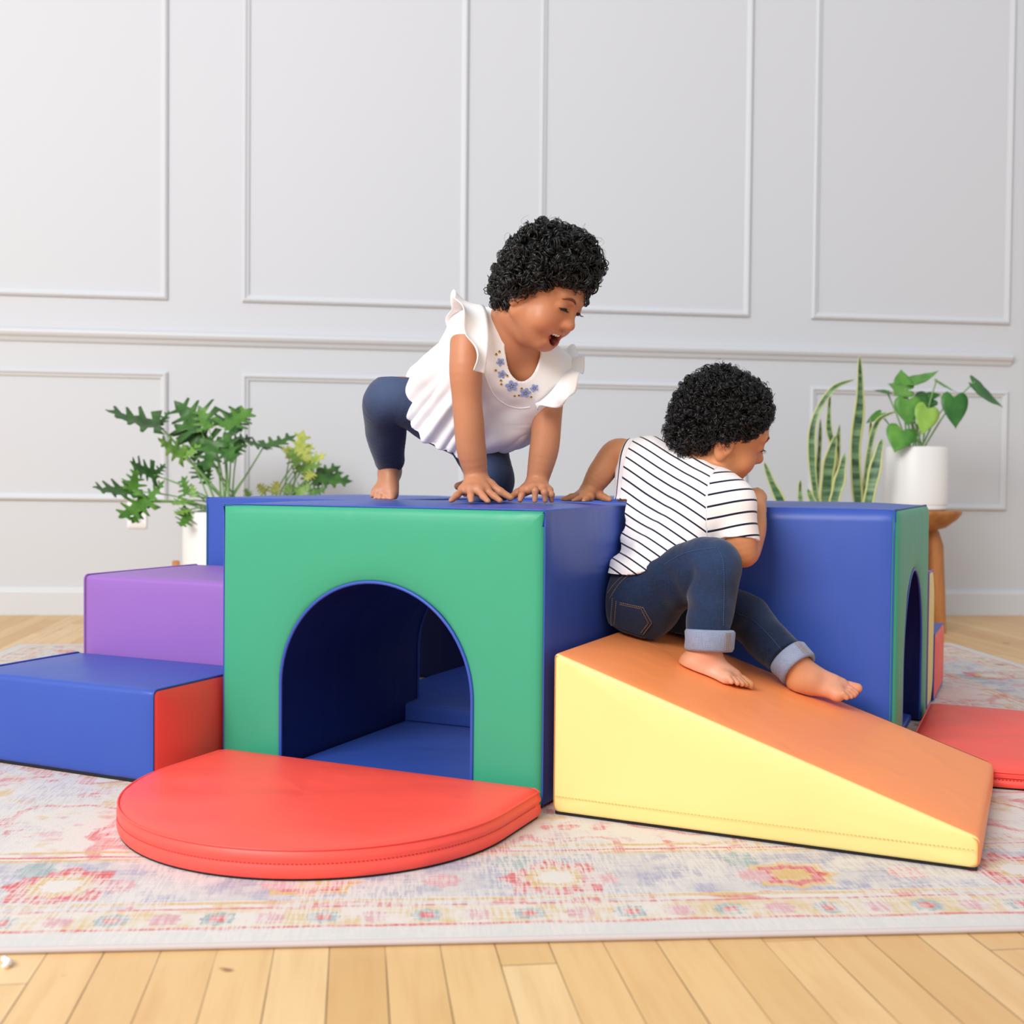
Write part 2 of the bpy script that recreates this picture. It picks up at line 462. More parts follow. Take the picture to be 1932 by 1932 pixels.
ARCH_C, ARCH_R, ARCH_S = .319, .190, .161
def tunnel(name, frame, label, depth, arch_c=ARCH_C, front=None, back=None, extra_dark=False):
    """frame(a, e, z): a along the arched face 0..W, e into the block 0..depth"""
    rt = frame(W / 2, depth / 2, RUGZ); root = play(name, *rt)
    def fr(a, e, z): return frame(a, e, z) - rt
    # matched loops: arch <-> outline, from the left foot round to the right foot
    angs = []
    c = np.array([arch_c, ARCH_S])
    corners = [math.atan2(H - c[1], -c[0]), math.atan2(H - c[1], W - c[0])]
    aa = sorted(set([math.pi - i * math.pi / 40 for i in range(41)] + corners), reverse=True)
    inner, outer = [], []
    for z in np.linspace(B0, ARCH_S, 9)[:-1]: inner.append((c[0] - ARCH_R, z)); outer.append((0, z))
    for a_ in aa:
        ca, sa = math.cos(a_), math.sin(a_)
        inner.append((c[0] + ARCH_R * ca, c[1] + ARCH_R * sa))
        tt = min([t_ for t_ in ((-c[0] / ca) if ca < -1e-6 else 9, ((W - c[0]) / ca) if ca > 1e-6 else 9, ((H - c[1]) / sa) if sa > 1e-6 else 9)])
        outer.append((c[0] + tt * ca, c[1] + tt * sa))
    for z in np.linspace(ARCH_S, B0, 9)[1:]: inner.append((c[0] + ARCH_R, z)); outer.append((W, z))
    inner, outer = np.array(inner), np.array(outer)
    for side, mat_ in ((0, front or M['green']), (1, back or M['green'])):
        mb = MB(); rows = []
        for t_ in (0, .006, .02, .05, .12, .25, .4, .55, .7, .82, .9, .95, .98, .992, 1.0):
            o_ = .007 * (1 - (2 * t_ - 1) ** 6) - .004 * max(0, 1 - t_ / .02) - .006 * max(0, (t_ - .97) / .03)
            row = []
            for i in range(len(inner)):
                p = inner[i] + (outer[i] - inner[i]) * t_
                row.append(fr(p[0], -o_ if side == 0 else depth + o_, p[1]))
            rows.append(row)
        mb.grid(np.array(rows)); mb.build('front_panel' if side == 0 else 'back_panel', mat_, root)
        mb = MB(); e_ = .0 if side == 0 else depth
        mb.tube([fr(p[0], e_ - (.002 if side == 0 else -.002), p[1]) for p in inner], .0032, 8)
        mb.build('arch_piping', M['blue'], root)
        mb = MB()
        mb.tube([fr(p[0], e_ + (.003 if side == 0 else -.003), p[1]) for p in outer], .0016, 6)
        mb.build('edge_piping', M['blue'], root)
    # cover over both sides and the top
    es = np.r_[0, .003, .010, .03, np.linspace(.06, depth - .06, 9), depth - .03, depth - .01, depth - .003, depth]
    rows = []
    od = np.concatenate([np.linspace(outer[i], outer[i + 1], max(2, int(np.linalg.norm(outer[i + 1] - outer[i]) / .02)), endpoint=False) for i in range(len(outer) - 1)] + [outer[-1:]])
    for e_ in es:
        ed = min(e_, depth - e_); w_ = math.sin(math.pi / 2 * min(1, ed / .13)); ins = .004 * max(0, 1 - ed / .006)
        row = []
        for p in od:
            du = 1.0
            if p[1] > H - .013: n_ = np.array([0, 1.0]); du = min(p[0], W - p[0])
            elif p[0] < W / 2: n_ = np.array([-1.0, 0]); du = min(H - p[1], p[1] + .05)
            else: n_ = np.array([1.0, 0]); du = min(H - p[1], p[1] + .05)
            k_ = .006 * w_ * math.sin(math.pi / 2 * min(1, max(0, du / .13))) - ins
            q_ = p + n_ * k_
            row.append(fr(q_[0], e_, q_[1]))
        rows.append(row)
    mb = MB(); mb.grid(np.array(rows)); mb.build('cover', M['blue'], root)
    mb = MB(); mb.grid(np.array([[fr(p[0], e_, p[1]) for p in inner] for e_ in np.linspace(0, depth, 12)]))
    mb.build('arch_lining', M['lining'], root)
    mb = MB()
    for a0, a1 in ((.004, c[0] - ARCH_R - .002), (c[0] + ARCH_R + .002, W - .004)):
        P = [fr(a_, e_, z) for a_ in (a0, a1) for e_ in (.004, depth - .004) for z in (RUGZ + .0004, B0 + .002)]
        mb.add(P, [(0, 1, 3, 2), (4, 6, 7, 5), (0, 4, 5, 1), (2, 3, 7, 6), (0, 2, 6, 4), (1, 5, 7, 3)])
    mb.build('base', M['black'], root, smooth=False)
    return tag(root, label, 'play block', 'arched foam tunnel blocks')

# each arm of the cross: front, right, left, back
tA = tunnel('foam_tunnel', lambda a, e, z: P3(a - W, e, z), 'blue foam tunnel with green arched face turned to the viewer, child kneeling on its top', D, back=M['blue'])
DB = .507
tB = tunnel('foam_tunnel', lambda a, e, z: P3(.4817 - e, DB + a, z), 'blue foam tunnel behind the orange ramp, its green arched end seen edge-on', .4817)
tC = tunnel('foam_tunnel', lambda a, e, z: P3(-1.085 + e, DB + W - a, z), 'blue foam tunnel behind the purple step, in front of the leafy plant', .451, back=M['blue'])
tD = tunnel('foam_tunnel', lambda a, e, z: P3(-a, DB + W + .02 + .48 - e, z), 'blue foam tunnel farthest back, seen through the big green arch', .48, arch_c=W - ARCH_C, back=M['blue'])

def flat_mat(name, u0, u1, v0, v1, z0, z1, mat_, label, cat='play mat'):
    rt = P3((u0 + u1) / 2, (v0 + v1) / 2, z0); root = play(name, *rt)
    prism(root, [(u0, z0), (u1, z0), (u1, z1), (u0, z1)], v0, v1, lambda p, e, z: P3(p, e, z) - rt, mat_, (mat_, mat_), r=.008, puff=.003, base=False)
    return tag(root, label, cat)
flat_mat('floor_mat', -W + .004, -.004, .450, DB + W - .005, RUGZ + .0005, .050, M['blue'], 'thick blue foam mat on the floor in the middle of the tunnels')
flat_mat('floor_mat', -.500, -.132, .012, .440, RUGZ + .0005, .017, M['blue'], 'thin blue mat lying inside the tunnel with the green arch')

flat_mat('floor_mat', .012, .468, DB + .134, DB + .504, RUGZ + .0005, .017, M['blue'], 'thin blue mat lying inside the edge-on tunnel behind the ramp')
# the stepped stairs, front left and back right
def step(name, u0, u1, v0, v1, h, cover, panel, label, grp='foam stair steps'):
    rt = P3((u0 + u1) / 2, (v0 + v1) / 2, RUGZ); root = play(name, *rt)
    prism(root, [(v0, B0), (v1, B0), (v1, h), (v0, h)], u0, u1, lambda p, e, z: P3(e, p, z) - rt, cover, (panel, panel), r=.010, puff=.006, pipe=cover)
    return tag(root, label, 'play block', grp)
step('foam_step', -1.092, -.650, -.1654, .114, .163, M['blue'], M['red'], 'low blue foam step with a red end, standing before the purple step')
step('foam_step', -1.095, -.650, .130, .490, .322, M['purple'], M['yellow'], 'purple foam step between the low blue step and the tall blue tunnel')
step('foam_step', .06, .487, DB + W + .018, 1.262, .322, M['purple'], M['yellow'], 'purple foam step with yellow end, showing behind the edge-on green arch')
step('foam_step', .06, .492, 1.278, 1.560, .163, M['blue'], M['red'], 'low blue foam step with red end behind the yellow-ended step')

# the ramp
rt = P3(.34, .24, RUGZ); root = play('foam_ramp', *rt)
RZ0, RZ1 = .257, .046
prof = prism(root, [(.026, B0), (.656, B0), (.656, RZ1), (.026, RZ0)], -.020, .456, lambda p, e, z: P3(p, e, z) - rt, M['orange'], (M['yellow'], M['yellow']), r=.010, puff=.005)
mb = MB(); dashes(mb, [P3(u_, -.0255 - .0035 * math.sin(math.pi * np.clip((u_ - .03) / .62, 0, 1)) , B0 + .027) - rt for u_ in np.linspace(.034, .650, 40)], .0055, .0032, .0006)
mb.build('stitching', M['thread_y'], root)
tag(root, 'sloping foam ramp with orange top and pale yellow sides, child sitting on it', 'play ramp')
def ramp_z(u_): return RZ0 + (RZ1 - RZ0) * (u_ - .026) / .63

# red rounded mats
def round_mat(name, frame, label, th=.042):
    """frame(a, b, z): a across the chord -.31...31, b outward 0...45"""
    rt = frame(0, .2, RUGZ); root = play(name, *rt)
    R = .312; L = .14
    pts = [(-R + .012, 0), (-R, .012)] + [(-R, x_) for x_ in np.linspace(.03, L, 5)] + [(-R * math.cos(a_), L + R * math.sin(a_)) for a_ in np.linspace(.06, math.pi - .06, 46)] + [(R, x_) for x_ in np.linspace(L, .03, 5)] + [(R, .012), (R - .012, 0)]
    pts = densify(np.array(pts), .02); cen = np.array([0, .2])
    z0 = B0 - .003; mid = z0 + th * .52
    rings = []
    for s, z in ((.985, z0), (.998, z0 + .004), (1.004, z0 + .012), (1.0, mid - .003), (.994, mid), (1.003, mid + .005), (1.002, z0 + th - .012), (.992, z0 + th - .004), (.975, z0 + th + .0005), (.93, z0 + th + .003), (.85, z0 + th + .006), (.7, z0 + th + .007), (.5, z0 + th + .0085), (.25, z0 + th + .008), (.001, z0 + th + .008)):
        row = []
        for p in pts:
            q_ = cen + (p - cen) * s
            wv = .0022 * math.sin(q_[0] * 31 + q_[1] * 12) * math.sin(q_[1] * 27 - q_[0] * 9) if s < .9 else 0
            row.append(frame(q_[0], q_[1], z + wv) - rt)
        rings.append(row)
    mb = MB(); mb.grid(np.array(rings), cv=True); mb.build('cover', M['red'], root)
    mb = MB(); mb.tube([frame(*(cen + (p - cen) * .994), z0 + th - .002) - rt for p in pts], .0017, 6, closed=True); mb.build('edge_seam', M['red'], root)
    mb = MB(); dashes(mb, [frame(*(cen + (p - cen) * 1.0005), mid) - rt for p in pts if p[1] > .02], .0058, .0034, .0005); mb.build('stitching', M['thread_r'], root)
    mb = MB(); mb.grid(np.array([[frame(*(cen + (p - cen) * s), z) - rt for p in pts] for s, z in ((.99, z0 + .002), (.99, RUGZ + .0004), (.02, RUGZ + .0004))]), cv=True); mb.build('base', M['black'], root)
    return tag(root, label, 'play mat', 'red rounded foam mats')
round_mat('rounded_mat', lambda a, b_, z: P3(-.294 + a, -.036 - b_, z), 'red rounded foam mat lying in front of the big green arch')
round_mat('rounded_mat', lambda a, b_, z: P3(.500 + b_, .776 + a, z), 'red rounded foam mat partly hidden behind the lower end of the ramp', th=.030)

# ------------------------------------------------------------------ plants
def leaf_mesh(mb, base, tip, nrm, outline, droop=.15, fold=.12, wave=0.0, seed=0):
    """flat outline (l along the midrib, w half width, both in units of length) bent into a leaf from base to tip"""
    base, tip = np.array(base, float), np.array(tip, float)
    ax = tip - base; L = np.linalg.norm(ax); ax /= L
    n = np.array(nrm, float); n -= ax * np.dot(n, ax); n /= np.linalg.norm(n); s = np.cross(ax, n)
    def pt(l, w):
        z = -droop * (l ** 2 - l) * -1.0 * L * 1.0 + fold * abs(w) * L + wave * L * math.sin(l * 17 + seed + 5 * w)
        return base + ax * l * L + s * w * L + n * z
    m = len(outline)
    rows = []
    for l0, l1, w in outline:       # midrib station, edge station, half width
        rows.append([pt(l1, -w), pt(l0 * .4 + l1 * .6, -w * .55), pt(l0, 0), pt(l0 * .4 + l1 * .6, w * .55), pt(l1, w)])
    mb.grid(np.array(rows))

def lobed(n=6, seed=0, width=.5, depth=.62):
    """deeply cut leaf: teeth swept towards the tip"""
    rnd = random.Random(seed); out = [(-.02, -.10, .10)]
    for i in range(n):
        t0 = i / n; env = width * (1 - .72 * t0 ** 1.3) * (.85 + .3 * rnd.random()) * (.8 if i == 0 else 1)
        out += [(t0 + .02, t0 - .02, env * (1 - depth) * .8), (t0 + .05, t0 + .10 - .16 * (i == 0), env), (t0 + .085, t0 + .15, env * .92), (t0 + .125, t0 + .125, env * (1 - depth) * .75)]
    out += [(.97, .985, .05), (1.0, 1.06, .004)]
    return out

def heart():
    out = [(0.0, -.13, .16), (0.0, -.17, .26), (.03, -.10, .40), (.12, .04, .475), (.25, .2, .48), (.4, .37, .43), (.55, .53, .35), (.7, .69, .24), (.84, .83, .13), (.95, .95, .04), (1, 1.02, .003)]
    return out

def leaf_mat(name, a, b_, scale=20, rough=.42):
    t = NT(name); co = t.coord()
    t.color(t.ramp(t.noise(co, scale, 3.0, .55), [(.3, lin(a)), (.7, lin(b_))])); t.set(rough, .4)
    t.b.inputs['Transmission Weight'].default_value = 0.0
    return t.m
L_DK = leaf_mat('dark_split_leaf', (32, 70, 22), (64, 112, 38)); L_MD = leaf_mat('mid_split_leaf', (58, 108, 32), (98, 146, 56))
L_LT = leaf_mat('pale_split_leaf', (98, 144, 52), (138, 176, 80)); L_YE = leaf_mat('yellow_green_leaf', (146, 176, 70), (216, 208, 108), 34)
STEM = simple('green_stem', (132, 172, 104), .5, .3)
POT = NT('white_glazed_ceramic'); POT.color(lin((238, 236, 234))); POT.set(.38, .4); POT = POT.m
SOIL = simple('dark_potting_soil', (62, 48, 38), .95, .1)

def wood(name, a, b_, sc=(6, 6, 40), rough=.45):
    t = NT(name); co = t.coord()
    g = t.noise(t.scale(co, sc), 1.0, 4.0, .6)
    t.color(t.ramp(g, [(.3, lin(a)), (.72, lin(b_))])); t.set(rough, .35); t.bump(g, .1, .002); return t.m
WOOD = wood('warm_oak_wood', (150, 92, 48), (190, 128, 74), (26, 26, 4)); WOODL = wood('honey_wood', (176, 112, 62), (206, 144, 90), (30, 30, 4))

def plant_leaf(root, rt, kind, base, tip, nrm, mat_, stem_pts, stem_r=.0028, outline=None, **kw):
    mb = MB(); leaf_mesh(mb, base - rt, tip - rt, nrm, outline, **kw)
    lf = mb.build('leaf', mat_, root)
    so = lf.modifiers.new('thickness', 'SOLIDIFY'); so.thickness = .0007
    mb = MB(); mb.tube(smooth_path([np.array(p) - rt for p in stem_pts], 18), np.linspace(stem_r * 1.3, stem_r * .8, len(smooth_path(stem_pts, 18))), 6)
    mb.build('leaf_stem', STEM, lf)
    return lf

def pot_body(root, z0, r, h, name='pot', rim=.006, lip=None):
    mb = MB(); prof = [(0.001, z0), (r * .93, z0), (r * .985, z0 + .006), (r, z0 + .02), (r, z0 + h - .006), (r - .002, z0 + h), (r - rim, z0 + h - .001), (r - rim - .001, z0 + h - .03), (.001, z0 + h - .03)]
    if lip: prof = [(.001, z0), (r * .9, z0), (r * .97, z0 + .004), (r * .985, z0 + .018), (r * .96, z0 + .021)] + prof[3:]
    mb.lathe(prof, 56); p = mb.build(name, POT, root, sharp=50)
    mb = MB(); mb.lathe([(.001, z0 + h - .022), (r - rim - .002, z0 + h - .024)], 40); mb.build('soil', SOIL, root)
    return p

# left: split-leaf philodendron in a white pot on a wooden stand
YP = 4.0
pc = at(432, 1000, YP); pc[2] = .129
stand = empty('plant_stand', (pc[0], pc[1], FLZ))
for k in range(4):
    a_ = math.radians(8 + 90 * k); mb = MB(); x_, y_ = .176 * math.cos(a_ + math.pi), .176 * math.sin(a_ + math.pi)
    mb.tube([(x_, y_, 0), (x_, y_, .10), (x_, y_, .2525), (x_, y_, .2545)], [.010, .0115, .0125, .009], 14); mb.build('leg', WOODL, stand, sharp=60)
mb = MB()
for k in range(2):
    a_ = math.radians(8 + 90 * k); dx, dy = .17 * math.cos(a_), .17 * math.sin(a_); nx_, ny_ = -math.sin(a_) * .011, math.cos(a_) * .011
    z_ = .110
    P = [(sx * dx + sy * nx_, sx * dy + sy * ny_, z) for sx in (-1, 1) for sy in (-1, 1) for z in (z_, z_ + .026)]
    mb.add(P, [(0, 1, 3, 2), (4, 6, 7, 5), (0, 4, 5, 1), (2, 3, 7, 6), (0, 2, 6, 4), (1, 5, 7, 3)])
mb.build('cross_brace', WOODL, stand, smooth=False)
tag(stand, 'wooden plant stand holding the white pot of the leafy plant, one leg showing', 'plant stand')
pl = empty('split_leaf_philodendron', pc); rt = pc.copy()
pot_body(pl, 0.0, .154, .284)
soil = pc + np.array([0, 0, .245])
# (stem joint px, tip px, depth offsets, colour, half width, lobes)
LV = [
 ((300, 803), (204, 774), -.06, -.14, 'D', .52, (.15, -.45, .85)), ((300, 802), (318, 776), .02, .05, 'D', .42, (-.1, -.5, .8)),
 ((378, 806), (332, 760), .02, .10, 'D', .56, (-.2, -.8, .5)), ((394, 808), (376, 768), .0, .05, 'M', .5, (0, -.8, .6)),
 ((424, 806), (455, 768), .0, .10, 'D', .60, (.1, -.8, .6)), ((424, 806), (474, 772), -.03, .05, 'M', .46, (.2, -.7, .7)),
 ((392, 842), (331, 802), .0, .05, 'D', .48, (-.3, -.8, .5)), ((346, 861), (300, 828), -.05, -.12, 'L', .50, (.1, -.75, .6)),
 ((346, 861), (378, 840), -.05, -.02, 'L', .40, (.1, -.75, .6)), ((404, 834), (388, 886), -.06, -.12, 'D', .55, (.1, -.95, .2)),
 ((420, 826), (440, 872), -.04, -.12, 'D', .52, (-.1, -.95, .2)), ((436, 836), (474, 826), .05, .08, 'D', .5, (.1, -.75, .6)),
 ((450, 838), (438, 862), .0, -.05, 'M', .5, (.2, -.8, .4)), ((498, 842), (452, 826), .06, .0, 'D', .42, (0, -.55, .8)),
 ((498, 842), (556, 822), .06, .12, 'D', .40, (0, -.5, .8)), ((290, 896), (246, 872), -.08, -.16, 'D', .55, (0, -.8, .6)),
 ((290, 896), (311, 876), -.08, -.05, 'D', .46, (.1, -.8, .6)), ((250, 926), (178, 920), -.10, -.20, 'D', .44, (.1, -.6, .8)),
 ((250, 926), (258, 884), -.10, -.05, 'M', .46, (.5, -.8, .3)), ((276, 946), (308, 908), -.10, -.1, 'M', .40, (-.6, -.75, .2)),
 ((278, 944), (226, 976), -.12, -.22, 'M', .40, (.3, -.7, .6)), ((272, 948), (250, 986), -.12, -.2, 'M', .30, (.4, -.8, .3)),
 ((352, 932), (344, 900), -.08, -.05, 'M', .50, (-.4, -.8, .2)), ((380, 900), (374, 868), .02, .05, 'D', .5, (.2, -.9, .1)),
 ((388, 912), (396, 884), .02, .05, 'M', .4, (-.2, -.9, .1)), ((352, 944), (326, 952), -.1, -.16, 'L', .45, (0, -.6, .8)),
 ((356, 962), (330, 968), -.12, -.17, 'L', .42, (.1, -.6, .7)), ((358, 970), (340, 992), -.12, -.2, 'M', .40, (.3, -.8, .4)),
 ((366, 936), (362, 914), -.1, -.1, 'L', .45, (0, -.9, .3))]
for i, (j, tp, dj, dt, c, w_, n_) in enumerate(LV):
    B_ = at(*j, YP + dj); T_ = at(*tp, YP + dt)
    mid = soil * .45 + B_ * .55 + np.array([0, 0, .03]); s0_ = soil + np.array([random.Random(i).uniform(-.05, .05), random.Random(i + 50).uniform(-.05, .05), -.02])
    plant_leaf(pl, rt, 'split', B_, T_, n_, {'D': L_DK, 'M': L_MD, 'L': L_LT}[c], [s0_, s0_ * .7 + mid * .3 + np.array([0, 0, .03]), mid, B_], outline=lobed(4, i, w_ * 1.15, .5), droop=.22, fold=.14, wave=.02, seed=i)
tag(pl, 'split-leaf plant with deeply cut dark green leaves in a white pot on the wooden stand', 'potted plant')

# the yellow-green plant beside it, its pot hidden behind the blocks
YQ = 4.3
qc = at(540, 1100, YQ); qc[2] = FLZ
pl2 = empty('yellow_leaf_plant', qc); rt = qc.copy()
pot_body(pl2, 0.0, .12, .36)
soil = qc + np.array([0, 0, .345])
LV2 = [((548, 856), (528, 842), -.02, -.05, 'Y', .55, (0, -.7, .7)), ((560, 868), (572, 814), 0, .05, 'Y', .40, (.3, -.9, .2)), ((566, 866), (588, 838), 0, .05, 'Y', .45, (.1, -.9, .4)),
 ((562, 876), (545, 848), -.05, -.05, 'L', .5, (-.1, -.9, .3)), ((575, 872), (614, 858), 0, 0, 'Y', .42, (.1, -.8, .6)), ((572, 884), (606, 876), -.03, -.05, 'L', .42, (.1, -.8, .6)),
 ((566, 888), (556, 866), -.03, -.05, 'L', .5, (.1, -.9, .2)), ((590, 902), (640, 880), -.02, .02, 'D', .42, (.1, -.7, .7)), ((596, 900), (662, 908), -.04, -.05, 'D', .40, (.1, -.7, .7)),
 ((590, 892), (575, 905), -.05, -.08, 'Y', .55, (.1, -.9, .3)), ((580, 905), (582, 878), -.03, -.02, 'M', .5, (.2, -.9, .2)), ((598, 906), (646, 892), 0, .02, 'M', .38, (.1, -.7, .7)),
 ((500, 928), (486, 914), -.06, -.08, 'Y', .6, (.1, -.9, .4)), ((516, 930), (524, 908), -.06, -.06, 'Y', .6, (.1, -.9, .3)), ((540, 930), (548, 912), -.06, -.06, 'L', .6, (.1, -.9, .3)), ((560, 930), (586, 914), -.06, -.06, 'L', .5, (.1, -.9, .4)), ((585, 930), (614, 922), -.06, -.06, 'M', .5, (.1, -.9, .4)), ((470, 936), (462, 922), -.06, -.06, 'L', .6, (.1, -.9, .4))]
for i, (j, tp, dj, dt, c, w_, n_) in enumerate(LV2):
    B_ = at(*j, YQ + dj); T_ = at(*tp, YQ + dt)
    s0_ = soil + np.array([random.Random(i).uniform(-.06, .06), random.Random(i + 50).uniform(-.05, .05), -.02])
    mid = s0_ * .5 + B_ * .5 + np.array([-.03, 0, .02])
    plant_leaf(pl2, rt, 'split', B_, T_, n_, {'D': L_DK, 'M': L_MD, 'L': L_LT, 'Y': L_YE}[c], [s0_, mid, B_], outline=lobed(4, i + 40, w_ * 1.2, .42), droop=.2, fold=.12, wave=.02, seed=i)
tag(pl2, 'yellow-green bushy plant to the right of the dark split-leaf plant, pot hidden by blocks', 'potted plant')

# right: snake plant, pot hidden
YS = 4.12
t = NT('snake_plant_leaf'); at_ = t.node('ShaderNodeAttribute'); at_.attribute_name = 'edge'
co = t.coord(); g = t.noise(t.scale(co, (5, 5, 46)), 1.0, 3.0, .6)
inner = t.ramp(g, [(.36, lin((46, 78, 54))), (.5, lin((86, 122, 84))), (.66, lin((132, 160, 118)))])
t.color(t.mix(t.smooth(at_.outputs['Fac'], .66, .74), inner, lin((206, 206, 132)))); t.set(.42, .4); L_SN = t.m
sc_ = at(1570, 1000, YS); sc_[2] = FLZ
sn = empty('snake_plant', sc_)
pot_body(sn, 0.0, .20, .30)
SNK = [([(1621, 672), (1621, 760), (1612, 850), (1617, 948)], 27, 0), ([(1664, 828), (1652, 880), (1638, 948)], 23, -.05), ([(1642, 790), (1640, 860), (1630, 948)], 13, .06),
 ([(1612, 716), (1570, 735), (1536, 795), (1532, 870), (1541, 948)], 15, .0), ([(1548, 790), (1546, 850), (1538, 948)], 9, .05), ([(1566, 742), (1563, 805), (1572, 850), (1576, 948)], 15, .02),
 ([(1576, 822), (1562, 880), (1556, 948)], 30, -.04), ([(1594, 855), (1584, 905), (1573, 948)], 22, -.08), ([(1442, 872), (1456, 910), (1474, 948), (1500, 1010)], 18, -.06), ([(1510, 905), (1509, 930), (1512, 960)], 10, -.04), ([(1523, 922), (1530, 940), (1540, 965)], 14, -.07), ([(1584, 800), (1576, 870), (1568, 948)], 16, .05), ([(1690, 776), (1656, 795), (1640, 850), (1630, 948)], 12, .03)]
for i, (pts, wpx, dy) in enumerate(SNK):
    P = smooth_path([at(x_, y_, YS + dy) for x_, y_ in pts], 30)[::-1]
    end = sc_ + np.array([(P[0][0] - sc_[0]) * .75, dy * .8, .30]); P = np.concatenate([[end], P])
    n = len(P); hw = wpx / 2 / FPX * YS; tt = np.linspace(0, 1, n)
    rng = random.Random(i); tw = rng.uniform(-.5, .5)
    rows, ed = [], []
    for k_ in range(n):
        w_ = hw * min(1, .72 + .9 * tt[k_]) * (1 - tt[k_] ** 3.2) ** .8 * (1 + .10 * math.sin(tt[k_] * 14 + i)) + .0006
        tg = P[min(k_ + 1, n - 1)] - P[max(k_ - 1, 0)]; tg /= np.linalg.norm(tg)
        s_ = np.cross(tg, np.array([math.sin(tw), -math.cos(tw), 0])); s_ /= np.linalg.norm(s_) + 1e-9
        f_ = np.cross(s_, tg)
        rows.append([P[k_] - sc_ + s_ * w_ * q_ + f_ * (.22 * w_ * q_ * q_) for q_ in (-1, -.72, -.35, 0, .35, .72, 1)]); ed.append([1, .70, .3, 0, .3, .70, 1])
    mb = MB(); mb.grid(np.array(rows)); lf = mb.build('leaf', L_SN, sn)
    a_ = lf.data.attributes.new('edge', 'FLOAT', 'POINT'); a_.data.foreach_set('value', np.array(ed, np.float32).ravel())
    so = lf.modifiers.new('thickness', 'SOLIDIFY'); so.thickness = .0025
tag(sn, 'snake plant with upright banded leaves edged in yellow behind the blue tunnel', 'potted plant')

# right: heart-leaf plant in white pot on a wooden stool
YM = 4.22
sx_ = at(1726, 1000, YM); top_z = at(1726, 962, YM)[2]
stool = empty('round_stool', (sx_[0], sx_[1], FLZ)); tz = top_z - FLZ
mb = MB(); mb.lathe([(.001, tz - .078), (.06, tz - .076), (.105, tz - .062), (.142, tz - .034), (.158, tz - .014), (.160, tz - .006), (.156, tz), (.001, tz)], 56); mb.build('seat', WOOD, stool, sharp=50)
for k in range(3):
    a_ = math.radians(2 + 120 * k); d_ = np.array([math.cos(a_), math.sin(a_), 0])
    mb = MB(); mb.tube([d_ * .045 + [0, 0, tz - .066], d_ * .06 + [0, 0, tz - .09], d_ * .073 + [0, 0, tz - .13], d_ * .088 + [0, 0, .12], d_ * .098 + [0, 0, 0]], [.026, .030, .031, .027, .022], 20); mb.build('leg', WOOD, stool, sharp=60)
tag(stool, 'round wooden stool with thick rounded legs under the white pot', 'stool')
mc = np.array([sx_[0], sx_[1], top_z]); mo = empty('heart_leaf_plant', mc); rt = mc.copy()
pot_body(mo, 0.0, .1095, .226, lip=True)
soil = mc + np.array([0, 0, .205])
G1 = leaf_mat('heart_leaf_mid_green', (62, 122, 44), (104, 160, 62), 14); G2 = leaf_mat('heart_leaf_dark_green', (36, 92, 36), (66, 128, 50), 14); G3 = leaf_mat('heart_leaf_light_green', (128, 176, 66), (160, 198, 90), 14)
HV = [((1706, 742), (1676, 724), -.02, -.05, G1, (.1, -.75, .65), 1.0), ((1706, 730), (1700, 697), 0, .05, G1, (0, -.95, .2), .9), ((1710, 736), (1686, 746), -.02, -.08, G1, (0, -.8, .6), .8),
 ((1714, 722), (1770, 700), .02, .06, G1, (0, -.45, .9), .55), ((1676, 740), (1648, 736), .03, 0, G2, (0, -.5, .85), .55), ((1768, 720), (1806, 740), 0, -.02, G1, (.1, -.35, .9), .45),
 ((1712, 756), (1714, 804), -.08, -.10, G1, (-.1, -.98, .05), 1.05), ((1752, 752), (1724, 762), .05, 0, G2, (0, -.75, .65), 1.0), ((1752, 748), (1775, 744), .05, .04, G2, (0, -.75, .65), 1.0), ((1750, 772), (1740, 820), -.09, -.12, G3, (.15, -.98, .05), 1.0),
 ((1800, 750), (1803, 808), -.03, -.06, G2, (.05, -.98, .05), .9), ((1702, 812), (1688, 853), -.09, -.13, G1, (-.15, -.95, .15), 1.15), ((1836, 724), (1892, 768), -.02, .0, G2, (.35, -.75, .6), .55), ((1662, 780), (1634, 798), .0, -.04, G1, (.2, -.5, .8), .45), ((1740, 765), (1766, 770), .06, .1, G2, (0, -.9, .3), .9)]
for i, (j, tp, dj, dt, c, n_, ws) in enumerate(HV):
    B_ = at(*j, YM + dj); T_ = at(*tp, YM + dt)
    s0_ = soil + np.array([random.Random(i).uniform(-.035, .035), random.Random(i + 9).uniform(-.03, .03), -.02])
    mid = s0_ * .45 + B_ * .55 + np.array([0, .02, .02])
    lo = [(a, b_, w_ * ws) for a, b_, w_ in heart()]
    plant_leaf(mo, rt, 'heart', B_, T_, n_, c, [s0_, mid, B_ + np.array([0, .01, 0]), B_], .0026, outline=lo, droop=.12, fold=.10, wave=.008, seed=i)
tag(mo, 'heart-leaved green plant in a white cylindrical pot on the wooden stool', 'potted plant')

